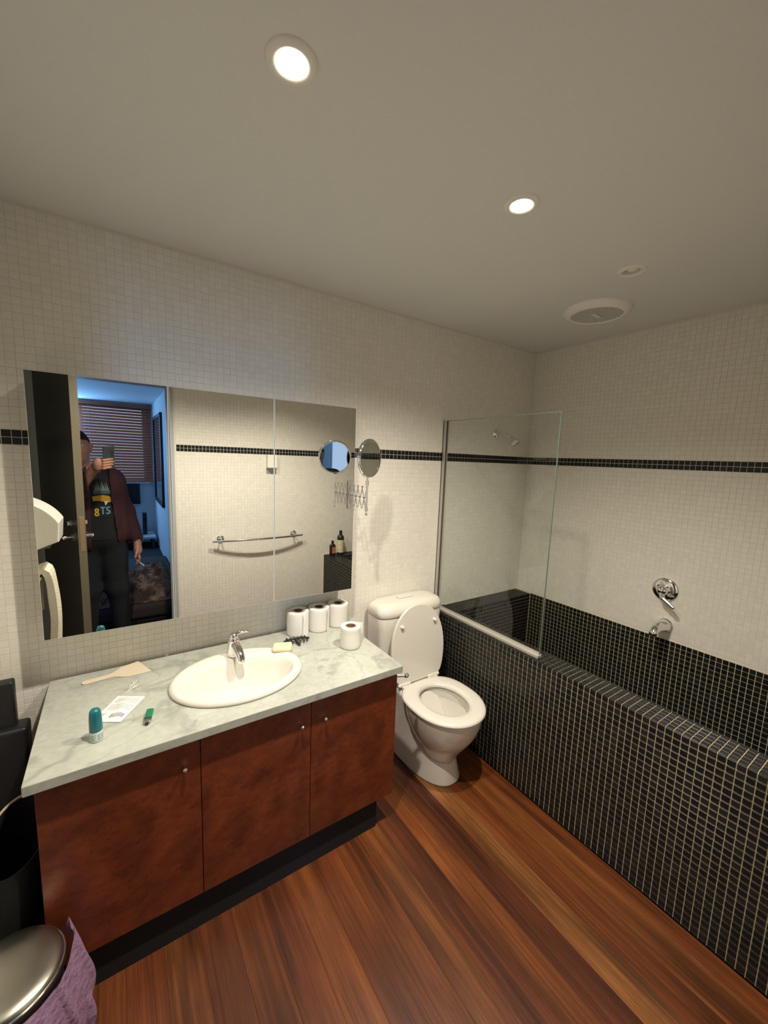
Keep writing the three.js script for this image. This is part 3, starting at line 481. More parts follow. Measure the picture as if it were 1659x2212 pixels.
{ // scraper with a handle
  const s = thing('scraper', 'flat cream plastic scraper with a wide blade lying at the back of the counter', 'scraper', [0, CT + 0.0005, 0]);
  const A = [-2.576, 0.094], B = [-2.378, 0.068], dx = B[0] - A[0], dz = B[1] - A[1], L = Math.hypot(dx, dz), turn = -Math.atan2(dz, dx);
  const sh = new THREE.Shape(); sh.moveTo(0.012, -0.013); sh.bezierCurveTo(-0.005, -0.013, -0.005, 0.013, 0.012, 0.013); sh.lineTo(0.075, 0.0115); sh.bezierCurveTo(0.1, 0.012, 0.11, 0.03, 0.128, 0.046); sh.lineTo(L - 0.012, 0.058); sh.lineTo(L + 0.012, -0.052); sh.lineTo(0.135, -0.044); sh.bezierCurveTo(0.11, -0.03, 0.1, -0.013, 0.08, -0.0125); sh.lineTo(0.012, -0.013);
  const body = part(s, 'scraper_body', extrude(sh, 0.0025, 0.0006).rotateX(-Math.PI / 2), P(C(0.66, 0.58, 0.43), 0.4)); body.position.set(A[0], 0.0005, A[1]); body.rotation.y = turn;
  const print = canvasTex(128, 32, (g, w, h) => { g.fillStyle = '#c9b490'; g.fillRect(0, 0, w, h); g.fillStyle = '#4a4032'; let x = 4; for (const k of [10, 14, 9, 12, 15, 8, 13]) { g.fillRect(x, 9, k, 14); x += k + 3; } });
  const pr = part(s, 'handle_print', box(0.03, 0.068, 0, 0.0004, -0.006, 0.006), S(C(1, 1, 1), 0.5, { map: print })); pr.position.set(A[0], 0.0031, A[1]); pr.rotation.y = turn;
}
for (const [x, z, a, label] of [[-2.428, 0.196, 0.5, 'white dental floss pick lying behind the paper packet, nearer the wall'], [-2.433, 0.222, 0.15, 'white dental floss pick lying behind the paper packet, nearer the packet']]) {
  const g = merge([tube([V(0, 0.002, 0), V(0.012, 0.0025, 0.002), V(0.022, 0.0025, 0.0), V(0.03, 0.0025, -0.007)], 0.0017, 14, 6), tube([V(0.012, 0.0025, 0.002), V(0.02, 0.0025, 0.007), V(0.033, 0.0025, 0.006)], 0.0015, 12, 6), new THREE.ConeGeometry(0.0017, 0.022, 6).rotateZ(Math.PI / 2).translate(-0.01, 0.002, 0)]);
  single('floss_pick', label, 'floss pick', g, whitePlastic, [x, CT, z], a + 0.7, 'floss picks');
}
{ // paper packet
  const A = V(-2.541, CT, 0.362), B = V(-2.463, CT, 0.409), E = V(-2.468, CT, 0.253), g = new THREE.PlaneGeometry(1, 1, 10, 14), p = g.attributes.position, uv = g.attributes.uv;
  const pts = []; for (let i = 0; i < p.count; i++) { const u = uv.getX(i), v = uv.getY(i), e = Math.min(u, 1 - u, v, 1 - v); p.setXYZ(i, A.x + (B.x - A.x) * u + (E.x - A.x) * v, CT + 0.002 + 0.004 * sstep(0, 0.25, e) + 0.0035 * Math.sin(u * 9 + v * 5) * sstep(0, 0.2, e) + 0.004 * v * v, A.z + (B.z - A.z) * u + (E.z - A.z) * v); }
  g.computeVertexNormals();
  const lower = g.clone(); { const q = lower.attributes.position; for (let i = 0; i < q.count; i++) q.setY(i, CT + 0.0008); lower.computeVertexNormals(); }
  const printed = canvasTex(256, 448, (c, w, h) => {
    c.fillStyle = '#dcdbd2'; c.fillRect(0, 0, w, h); c.fillStyle = '#6f789a';
    for (let y = 40; y < 250; y += 13) { let x = 26; while (x < 226) { const k = 10 + hash(x, y, 5) * 26; if (y > 130 && y < 150) break; c.fillRect(x, y, Math.min(k, 230 - x), 5); x += k + 5; } }
    c.fillStyle = '#33366f'; let x = 110; for (let k = 0; x < 222; k++) { const b = 2 + Math.floor(hash(k, 3, 9) * 5); c.fillRect(x, 318, b, 62); x += b + 2 + Math.floor(hash(k, 7, 2) * 4); }
    c.fillStyle = '#6a6f90'; c.fillRect(28, 322, 44, 8); c.fillRect(28, 338, 30, 8); c.fillRect(28, 354, 40, 8); c.fillRect(28, 372, 24, 8);
  });
  const pk = thing('paper_packet', 'flat white printed packet with a barcode lying on the marble', 'packet');
  part(pk, 'packet_front', g, S(C(1, 1, 1), 0.6, { map: printed, side: THREE.DoubleSide }));
  part(pk, 'packet_back', lower, S(C(0.75, 0.74, 0.70), 0.7, { side: THREE.DoubleSide }));
}
{ // roll-on deodorant
  const b = thing('deodorant_bottle', 'small bottle with a tall teal cap and pale printed base on the counter', 'bottle', [-2.5225, CT, 0.463]);
  const label = canvasTex(256, 96, (c, w, h) => { c.fillStyle = '#c3cfc6'; c.fillRect(0, 0, w, h); c.fillStyle = '#5f8f95'; for (let y = 14; y < 90; y += 13) for (let x = 8; x < 248;) { const k = 8 + hash(x, y, 3) * 22; c.fillRect(x, y, k, 7); x += k + 6; } });
  part(b, 'base', lathe([[0, 0], [0.0145, 0], [0.0165, 0.002], [0.0165, 0.03], [0.0155, 0.031], [0, 0.031]], 40), P(C(0.72, 0.76, 0.72), 0.25, { clearcoat: 0.4 }));
  part(b, 'printed_label', new THREE.CylinderGeometry(0.0168, 0.0168, 0.024, 40, 1, true).translate(0, 0.0155, 0), S(C(1, 1, 1), 0.45, { map: label }));
  part(b, 'cap', lathe([[0.0158, 0.0312], [0.0166, 0.032], [0.0164, 0.06], [0.0155, 0.08], [0.0138, 0.091], [0.0105, 0.0965], [0.005, 0.0985], [0, 0.0988]], 40), P(C(0.0, 0.125, 0.16), 0.35, { clearcoat: 0.3, clearcoatRoughness: 0.2 }));
}
{
  const l = thing('lighter', 'green disposable lighter lying on the marble counter', 'lighter', [-2.3885, CT, 0.428], 1.36);
  part(l, 'fuel_body', new RoundedBoxGeometry(0.054, 0.011, 0.022, 4, 0.0054).translate(0.012, 0.0057, 0), P(C(0.0, 0.19, 0.075), 0.2, { clearcoat: 0.6, transmission: 0.15, thickness: 0.01 }));
  part(l, 'metal_hood', new RoundedBoxGeometry(0.019, 0.0108, 0.02, 3, 0.003).translate(-0.025, 0.0057, 0), S(C(0.45, 0.44, 0.42), 0.3, { metalness: 1 }));
  part(l, 'spark_wheel', merge([new THREE.CylinderGeometry(0.0045, 0.0045, 0.008, 14).rotateX(Math.PI / 2).translate(-0.036, 0.006, 0.001), rbox(-0.0195, -0.012, 0.0035, 0.0113, -0.0105, 0.0105, 0.001)]), blackPlastic);
}

// ---------------------------------------------------------------- left of the vanity: dark upright things, bin and bag
{
  const a = thing('upright_sweeper', 'black upright floor sweeper standing in the dark gap left of the vanity', 'sweeper', [-2.78, 0, 0.085]);
  part(a, 'handle_tube', rbox(-0.022, 0.024, 0.56, 0.815, -0.02, 0.018, 0.008), blackPlastic);
  part(a, 'grip_joint', merge([rbox(-0.03, 0.032, 0.55, 0.6, -0.03, 0.03, 0.01), ball(0.012, 0.63, 0.022, 0.013)]), blackPlastic);
  part(a, 'dust_box', rbox(-0.08, 0.045, 0.06, 0.656, -0.03, 0.045, 0.012).rotateZ(-0.015), blackPlastic);
  part(a, 'foot', rbox(-0.085, 0.075, 0.003, 0.07, -0.05, 0.075, 0.012), blackMatte);
}
{
  const h = thing('laundry_hamper', 'narrow black laundry hamper with a thin cream rim between vanity and wall', 'hamper', [-2.732, 0, 0.365]);
  const R = (y, k) => ring(0, y, 0, 0.074 * k, 0.175 * k, 0.15 * k, 2, 2, 48);
  part(h, 'basket', loft([R(0.003, 0.8), R(0.02, 0.84), R(0.25, 0.93), R(0.455, 1), R(0.454, 0.95), R(0.26, 0.9), R(0.03, 0.8)], true, true), blackMatte);
  const arc = []; for (let i = 0; i <= 24; i++) { const t = Math.PI * (1 + i / 24); arc.push(V(0.073 * Math.cos(t), 0.4575, 0.172 * Math.sin(t))); }
  part(h, 'rim', tube(arc, 0.0042, 60, 8), S(C(0.62, 0.50, 0.36), 0.6)).userData.label = 'thin cream edging along the back of the rim';
}
const steel = S(C(0.42, 0.40, 0.34), 0.3, { metalness: 1 });
{
  const b = thing('pedal_bin', 'small round brushed steel bin with a lid standing before the vanity', 'bin', [-2.71, 0, 0.672]);
  part(b, 'bin_body', lathe([[0, 0.002], [0.1, 0.002], [0.103, 0.006], [0.103, 0.31], [0.1, 0.312]], 64), S(C(0.30, 0.29, 0.27), 0.32, { metalness: 1 }));
  part(b, 'bin_collar', lathe([[0.103, 0.312], [0.1105, 0.314], [0.111, 0.33], [0.1085, 0.333]], 64), S(C(0.03, 0.022, 0.018), 0.35));
  part(b, 'bin_lid', lathe([[0, 0.358], [0.05, 0.3565], [0.085, 0.352], [0.1, 0.347], [0.1065, 0.341], [0.108, 0.334]], 72), steel);
  part(b, 'lid_rim', new THREE.TorusGeometry(0.1085, 0.0028, 10, 80).rotateX(Math.PI / 2).translate(0, 0.3345, 0), chrome);
}
{ // mauve bag hanging out of the bin
  const nU = 44, nV = 26, rings = [], pts = [];
  for (let j = 0; j <= nV; j++) { const v = j / nV; for (let i = 0; i <= nU; i++) {
    const u = i / nU, a = mixn(-0.72, 1.35, u), fold = 0.010 * Math.sin(u * 23 + Math.sin(v * 4) * 1.2) + 0.007 * Math.sin(u * 41 + v * 7), peak = (0.03 * Math.exp(-(((u - 0.13) / 0.04) ** 2)) + 0.034 * Math.exp(-(((u - 0.33) / 0.05) ** 2)) + 0.03 * Math.exp(-(((u - 0.24) / 0.14) ** 2))) * (1 - v) ** 3;
    const r = 0.1155 + 0.012 * v + 0.034 * Math.sin(Math.PI * clamp(v * 0.9)) * (0.6 + 0.4 * Math.sin(u * 7 + 0.5)) + Math.max(0, fold) * (0.2 + v) + peak * 0.12, y = 0.318 + peak - v * 0.27 + 0.006 * Math.sin(u * 15) * v;
    pts.push(Math.cos(a) * r, y, Math.sin(a) * r);
  } }
  const idx = []; for (let j = 0; j < nV; j++) for (let i = 0; i < nU; i++) { const a = j * (nU + 1) + i, b = a + 1, c = a + nU + 1, d = c + 1; idx.push(a, b, c, b, d, c); }
  const g = new THREE.BufferGeometry(); g.setAttribute('position', new THREE.Float32BufferAttribute(pts, 3)); g.setIndex(idx); g.computeVertexNormals();
  const crumple = tex(256, 256, (u, v) => fbm(u, v, 9, 9, 4, 171), false);
  single('bin_bag', 'crumpled mauve plastic bag hanging out over the edge of the steel bin', 'bag', metreUV(mergeVertices(g)), P(C(0.40, 0.24, 0.40), 0.5, { side: THREE.DoubleSide, transmission: 0.25, thickness: 0, bumpMap: rep(crumple, 9, 9), bumpScale: 0.004 }), [-2.705, 0, 0.668]);
}

// ---------------------------------------------------------------- behind the camera in the bathroom (seen in the mirror)
{
  const r = thing('towel_rail', 'curved chrome towel rail on the white tiled wall opposite the mirror', 'towel rail', [-1.448, 0.898, D]);
  const pts = []; for (let k = -10; k <= 10; k++) { const x = k / 10 * 0.37; pts.push(V(x, 0, -0.085 + 0.04 * (x / 0.37) ** 2)); }
  part(r, 'rail_bar', tube(pts, 0.009, 60, 12), chrome);
  for (const x of [-0.302, 0.302]) { part(r, 'wall_rose', lathe([[0, 0.014], [0.018, 0.013], [0.027, 0.006], [0.029, 0]]).rotateX(-Math.PI / 2).translate(x, 0.011, -0.003), chrome); part(r, 'bracket', rod(V(x, 0.011, -0.01), V(x, 0, -0.058), 0.007), chrome); }
  const f = thing('air_freshener', 'small white box on the tiled wall just under the black tile border', 'dispenser', [-1.342, 1.543, D]);
  part(f, 'case', rbox(-0.034, 0.034, -0.055, 0.055, -0.045, -0.003, 0.004), whitePlastic);
  part(f, 'base', rbox(-0.034, 0.034, -0.064, -0.0555, -0.045, -0.003, 0.002), S(C(0.16, 0.15, 0.14), 0.5));
  const b1 = thing('shampoo_bottle', 'short black bottle with an orange label on the end of the bath', 'bottle', [-0.784, TUBH, D - 0.065]);
  part(b1, 'bottle', loft([ring(0, 0, 0, 0.029, 0.017, 0.017, 3, 3), ring(0, 0.09, 0, 0.029, 0.017, 0.017, 3, 3), ring(0, 0.1, 0, 0.024, 0.015, 0.015, 2.4, 2.4), ring(0, 0.106, 0, 0.012, 0.012)]), blackPlastic);
  part(b1, 'cap', lathe([[0.012, 0.106], [0.012, 0.135], [0.01, 0.137], [0, 0.137]], 24), blackPlastic);
  part(b1, 'bottle_label', rbox(-0.012, 0.02, 0.018, 0.078, -0.0182, -0.0165, 0.0006), S(C(0.48, 0.14, 0.06), 0.5)).userData.label = 'orange label with a pale border';
  const b2 = thing('lotion_bottle', 'tall black bottle with a cream label on the end of the bath', 'bottle', [-0.704, TUBH, D - 0.07]);
  part(b2, 'bottle', lathe([[0, 0], [0.031, 0], [0.033, 0.003], [0.033, 0.155], [0.03, 0.172], [0.02, 0.186], [0.014, 0.19]], 40), blackPlastic);
  part(b2, 'cap', lathe([[0.0145, 0.19], [0.0145, 0.226], [0.012, 0.229], [0, 0.229]], 24), blackPlastic);
  const lb = canvasTex(128, 256, (c, w, h) => { c.fillStyle = '#d8cda8'; c.fillRect(0, 0, w, h); c.fillStyle = '#8d8365'; for (let y = 30; y < 230; y += 22) c.fillRect(20 + hash(y, 1, 1) * 20, y, 40 + hash(y, 2, 1) * 40, 5); });
  part(b2, 'bottle_label', new THREE.CylinderGeometry(0.0334, 0.0334, 0.118, 40, 1, true).translate(0, 0.083, 0), S(C(1, 1, 1), 0.6, { map: lb }));
}
{
  const s = new THREE.Shape(); s.moveTo(0, 0.03); s.lineTo(0.12, 0.0); s.lineTo(0.238, 0.048); s.lineTo(0.245, 0.14); s.bezierCurveTo(0.21, 0.21, 0.13, 0.265, 0, 0.275); s.lineTo(0, 0.03);
  const d = thing('paper_dispenser', 'white plastic dispenser with a curved front on the wall beside the door', 'dispenser', [XL + 0.003, 1.1, 0.86]);
  part(d, 'dispenser_case', extrude(s, 0.19, 0.008), P(C(0.80, 0.77, 0.68), 0.3, { clearcoat: 0.3 }));
  part(d, 'outlet', rbox(0.13, 0.2, 0.012, 0.024, 0.03, 0.16, 0.003), S(C(0.08, 0.08, 0.08), 0.5));
  const r = thing('side_towel_rail', 'short chrome towel rail under the white dispenser', 'towel rail', [XL, 0.985, 0.9]);
  part(r, 'rail_bar', rod(V(0.165, 0, -0.13), V(0.165, 0, 0.13), 0.008), chrome);
  for (const z of [-0.12, 0.12]) part(r, 'bracket', merge([rod(V(0.002, 0, z), V(0.165, 0, z), 0.007), rod(V(0.002, 0, z), V(0.008, 0, z), 0.022)]), chrome);
  // towel folded over the rail
  const prof0 = [[-0.03, -0.2], [-0.028, -0.12], [-0.021, -0.02], [-0.014, 0.016], [0.0, 0.03], [0.015, 0.024], [0.026, 0.0], [0.036, -0.1], [0.042, -0.22], [0.036, -0.33]], crv = new THREE.CatmullRomCurve3(prof0.map((q) => V(q[0], q[1], 0)), false, 'centripetal'), prof = []; for (let k = 0; k <= 30; k++) { const q = crv.getPointAt(k / 30); prof.push([q.x, q.y]); }
  const nz = 16, pos = [], idx = [], thick = 0.026;
  for (let side = 0; side < 2; side++) for (let j = 0; j < prof.length; j++) for (let k = 0; k <= nz; k++) {
    const z = -0.085 + 0.15 * k / nz, a = prof[Math.max(0, j - 1)], b = prof[Math.min(prof.length - 1, j + 1)], tx = b[0] - a[0], ty = b[1] - a[1], l = Math.hypot(tx, ty) || 1, w = 0.005 * Math.sin(k * 0.9 + j * 0.13);
    const h = (side ? 1 : -1) * thick / 2; pos.push(prof[j][0] - ty / l * h + w * (0.2 + 0.8 * sstep(0, 0.12, -prof[j][1])), prof[j][1] + tx / l * h - (j > 26 ? 0.05 * (k / nz) * (j - 26) / 4 : 0), z);
  }
  const M = prof.length, row = nz + 1, id = (s, j, k) => (s * M + j) * row + k;
  for (let j = 0; j + 1 < M; j++) for (let k = 0; k < nz; k++) { idx.push(id(0, j, k), id(0, j, k + 1), id(0, j + 1, k), id(0, j, k + 1), id(0, j + 1, k + 1), id(0, j + 1, k)); idx.push(id(1, j, k), id(1, j + 1, k), id(1, j, k + 1), id(1, j, k + 1), id(1, j + 1, k), id(1, j + 1, k + 1)); }
  for (let j = 0; j + 1 < M; j++) for (const k of [0, nz]) idx.push(id(0, j, k), id(0, j + 1, k), id(1, j, k), id(1, j, k), id(0, j + 1, k), id(1, j + 1, k));
  for (const j of [0, M - 1]) for (let k = 0; k < nz; k++) idx.push(id(0, j, k), id(1, j, k), id(0, j, k + 1), id(1, j, k), id(1, j, k + 1), id(0, j, k + 1));
  const g = new THREE.BufferGeometry(); g.setAttribute('position', new THREE.Float32BufferAttribute(pos, 3)); g.setIndex(idx); g.computeVertexNormals();
  const terry = tex(256, 256, (u, v) => fbm(u, v, 64, 64, 3, 181), false);
  single('hand_towel', 'cream towel folded over the short rail under the dispenser', 'towel', metreUV(g), S(C(0.74, 0.68, 0.54), 0.95, { bumpMap: rep(terry, 5, 5), bumpScale: 0.004, side: THREE.DoubleSide }), [XL + 0.165, 0.985, 0.93]);
}

// ---------------------------------------------------------------- bedroom beyond the door
const WIN = { x0: -4.4, x1: -1.97, y0: 1.06, y1: 2.3 };
{
  const z0 = D + WT, t = 0.1, f = (n, g, m) => part(struct(n), 'panel', g, m);
  f('floor_bedroom', box(BX0 - t, BX1 + t, -0.1, 0.0, z0, BZ1 + t), S(C(0.020, 0.018, 0.018), 0.95));
  f('ceiling_bedroom', box(BX0 - t, BX1 + t, BH, BH + 0.1, z0, BZ1 + t), paintRoom);
  f('wall_bedroom_right', box(BX1, BX1 + t, 0, BH, z0, BZ1 + t), paintRoom);
  f('wall_bedroom_left', box(BX0 - t, BX0, 0, BH, z0, BZ1 + t), paintRoom);
  f('wall_bedroom_front', box(BX0 - t, XL - WT, 0, BH, z0 - t, z0), paintRoom);
  const s = poly([[BX0 - t, 0], [BX1 + t, 0], [BX1 + t, BH], [BX0 - t, BH]]); s.holes.push(new THREE.Path([[WIN.x0, WIN.y0], [WIN.x0, WIN.y1], [WIN.x1, WIN.y1], [WIN.x1, WIN.y0]].map((q) => new THREE.Vector2(...q))));
  f('wall_bedroom_window', extrude(s, t, 0).translate(0, 0, BZ1), paintRoom);
  const w = struct('window_1'), fm = S(C(0.7, 0.72, 0.74), 0.5);
  part(w, 'window_frame', merge([box(WIN.x0, WIN.x1, WIN.y0, WIN.y0 + 0.04, BZ1 + 0.04, BZ1 + 0.08), box(WIN.x0, WIN.x1, WIN.y1 - 0.04, WIN.y1, BZ1 + 0.04, BZ1 + 0.08), box(WIN.x0, WIN.x0 + 0.04, WIN.y0, WIN.y1, BZ1 + 0.04, BZ1 + 0.08), box(WIN.x1 - 0.04, WIN.x1, WIN.y0, WIN.y1, BZ1 + 0.04, BZ1 + 0.08), box(-2.87, -2.83, WIN.y0, WIN.y1, BZ1 + 0.04, BZ1 + 0.08)]), fm);
  part(w, 'window_sill', rbox(WIN.x0 - 0.03, WIN.x1 + 0.03, WIN.y0 - 0.03, WIN.y0, BZ1 - 0.06, BZ1 + 0.05, 0.004), fm);
  part(w, 'window_glass', new THREE.PlaneGeometry(WIN.x1 - WIN.x0, WIN.y1 - WIN.y0).translate((WIN.x0 + WIN.x1) / 2, (WIN.y0 + WIN.y1) / 2, BZ1 + 0.06), P(C(1, 1, 1), 0, { transmission: 1, thickness: 0 }));
  const l = new THREE.RectAreaLight(DAY, DAY_POWER, 0.66, 1.0); l.name = 'daylight'; l.position.set(-3.2, 1.75, BZ1 - 0.01); l.lookAt(-2.75, 1.1, 0); scene.add(l);
}
{ // venetian blind, half closed
  const b = thing('venetian_blind', 'brown venetian blind with tilted wooden slats over the bedroom window', 'blind', [-2.38, 0, BZ1 - 0.045]), wood = S(C(0.50, 0.17, 0.085), 0.45), w = 0.98, n = 26, y1 = 2.285, pitch = 0.0463;
  part(b, 'head_rail', rbox(-w / 2, w / 2, y1, y1 + 0.045, -0.03, 0.03, 0.003), wood);
  const g = chamfer(w, 0.003, 0.049, 0.0008);
  for (let k = 0; k < n; k++) { const m = part(b, 'slat', g, wood); m.position.set(0, y1 - 0.018 - k * pitch, 0); m.rotation.x = -0.98; }
  part(b, 'bottom_rail', rbox(-w / 2, w / 2, y1 - n * pitch - 0.02, y1 - n * pitch + 0.004, -0.025, 0.025, 0.003), wood);
  for (const x of [-0.36, 0.36]) part(b, 'ladder_cord', merge([rod(V(x, y1, -0.027), V(x, y1 - n * pitch, -0.027), 0.002), rod(V(x, y1, 0.027), V(x, y1 - n * pitch, 0.027), 0.002)]), S(C(0.5, 0.45, 0.4), 0.8));
  const p = thing('framed_picture', 'tall glazed picture in a dark frame on the bedroom side wall', 'picture', [BX1, 0, 5.4]);
  part(p, 'picture_frame', merge([rbox(-0.03, -0.003, 0.8, 0.85, -0.6, 0.6), rbox(-0.03, -0.003, 2.07, 2.12, -0.6, 0.6), rbox(-0.03, -0.003, 0.8, 2.12, -0.6, -0.55), rbox(-0.03, -0.003, 0.8, 2.12, 0.55, 0.6)]), blackPlastic);
  part(p, 'picture_glass', box(-0.016, -0.004, 0.84, 2.08, -0.56, 0.56), P(C(0.10, 0.13, 0.17), 0.05, { clearcoat: 1, clearcoatRoughness: 0.02 }));
  const ds = thing('bedroom_desk', 'pale desk along the bedroom wall under the window', 'desk', [-2.35, 0, 6.15]);
  part(ds, 'desk_top', rbox(-0.55, 0.44, 0.1, 0.135, -0.25, 0.27, 0.004).translate(0, 0.06, 0), S(C(0.65, 0.68, 0.72), 0.4));
  for (const [x, z] of [[-0.5, -0.2], [0.4, -0.2], [-0.5, 0.22], [0.4, 0.22]]) part(ds, 'leg', box(x - 0.02, x + 0.02, 0.001, 0.16, z - 0.02, z + 0.02), fmDark());
  const tv = thing('television', 'dark flat television hanging under the bedroom window', 'television', [-2.21, 0.68, 6.44]);
  part(tv, 'tv_case', rbox(-0.13, 0.12, 0, 0.34, -0.02, 0.055, 0.006), blackPlastic);
  part(tv, 'tv_screen', box(-0.12, 0.11, 0.012, 0.328, -0.022, -0.0205), S(C(0.008, 0.016, 0.022), 0.1));
  const sp = thing('floor_speaker', 'slim black speaker standing on the bedroom desk', 'speaker', [-2.05, 0.196, 6.2]);
  part(sp, 'speaker_case', rbox(-0.03, 0.03, 0, 0.36, -0.05, 0.05, 0.004), blackPlastic);
  part(sp, 'speaker_cone', lathe([[0, -0.006], [0.008, -0.002], [0.022, 0.004], [0.024, 0.004]]).rotateX(-Math.PI / 2).translate(0, 0.25, -0.052), blackMatte);
  const bx = thing('subwoofer', 'black boxy loudspeaker standing left of the slim speaker', 'speaker', [-2.22, 0.196, 6.2]);
  part(bx, 'speaker_case', rbox(-0.09, 0.08, 0, 0.2, -0.09, 0.09, 0.006), blackPlastic);
  part(bx, 'speaker_cone', lathe([[0, -0.012], [0.02, -0.006], [0.05, 0.004], [0.055, 0.004]]).rotateX(-Math.PI / 2).translate(-0.005, 0.1, -0.092), blackMatte);
}
function fmDark() { return S(C(0.05, 0.05, 0.05), 0.5); }
{ // bed with a heap of brown fur throw
  const b = thing('bed', 'low bed with dark brown bedding in the bedroom', 'bed', [-2.6, 0, 3.48]);
  part(b, 'mattress', new RoundedBoxGeometry(1.4, 0.15, 1.9, 4, 0.05).translate(0, 0.137, 0), S(C(0.05, 0.036, 0.032), 0.95));
  part(b, 'bed_base', rbox(-0.69, 0.69, 0.003, 0.062, -0.94, 0.94, 0.01), blackMatte);
  const g = new THREE.PlaneGeometry(0.92, 0.8, 90, 90), p = g.attributes.position;
  for (let i = 0; i < p.count; i++) { const x = p.getX(i), y = p.getY(i), u = x / 0.92 + 0.5, v = y / 0.8 + 0.5, e = sstep(0, 0.18, Math.min(u, 1 - u, v, 1 - v)); const hgt = e * (0.04 + 0.30 * fbm(u, v, 4, 4, 4, 191) + 0.02 * fbm(u, v, 30, 30, 2, 195)); p.setXYZ(i, x, hgt, y); }
  g.computeVertexNormals();
  const fur = tex(256, 256, (u, v) => { const n = fbm(u, v, 8, 8, 5, 201), f = fbm(u, v, 64, 64, 2, 205), t = sstep(0.35, 0.7, n) * 0.7 + f * 0.3; return [0.22 + t * 0.42, 0.17 + t * 0.36, 0.14 + t * 0.32]; });
  single('fur_throw', 'rumpled mottled brown fur throw heaped on the bed', 'throw', metreUV(g), S(C(1, 1, 1), 1, { map: rep(fur, 2, 2), bumpMap: rep(fur, 6, 6), bumpScale: 0.02, side: THREE.DoubleSide }), [-2.38, 0.2145, 2.96]);
}

// ---------------------------------------------------------------- photographer in the doorway (seen in the mirror)
// distance to a tapered capsule; smooth union of many; meshed by marching cubes
function capsule(p, a, b, ra, rb) { const bx = b.x - a.x, by = b.y - a.y, bz = b.z - a.z, px = p.x - a.x, py = p.y - a.y, pz = p.z - a.z, h = clamp((px * bx + py * by + pz * bz) / (bx * bx + by * by + bz * bz || 1)); return Math.hypot(px - bx * h, py - by * h, pz - bz * h) - (ra + (rb - ra) * h); }
const smin = (a, b, k) => { const h = Math.max(k - Math.abs(a - b), 0) / k; return Math.min(a, b) - h * h * k * 0.25; };
function meshField(fn, c, half, res) {
  const mc = new MarchingCubes(res, new THREE.MeshBasicMaterial(), false, false, 400000); mc.isolation = 0; mc.reset();
  const q = V(0, 0, 0), n = res;
  for (let z = 0; z < n; z++) for (let y = 0; y < n; y++) for (let x = 0; x < n; x++) { q.set(c.x + (x / n * 2 - 1) * half, c.y + (y / n * 2 - 1) * half, c.z + (z / n * 2 - 1) * half); mc.field[x + y * n + z * n * n] = -fn(q); }
  mc.update();
  const g = new THREE.BufferGeometry(), k = mc.count; g.setAttribute('position', new THREE.Float32BufferAttribute(mc.positionArray.slice(0, k * 3), 3));
  g.scale(half, half, half); g.translate(c.x, c.y, c.z);
  const m = mergeVertices(g, 1e-5); m.computeVertexNormals();
  const uv = new Float32Array(m.attributes.position.count * 2); for (let i = 0; i < uv.length / 2; i++) { uv[i * 2] = m.attributes.position.getX(i); uv[i * 2 + 1] = m.attributes.position.getY(i); } m.setAttribute('uv', new THREE.BufferAttribute(uv, 2));
  return m;
}
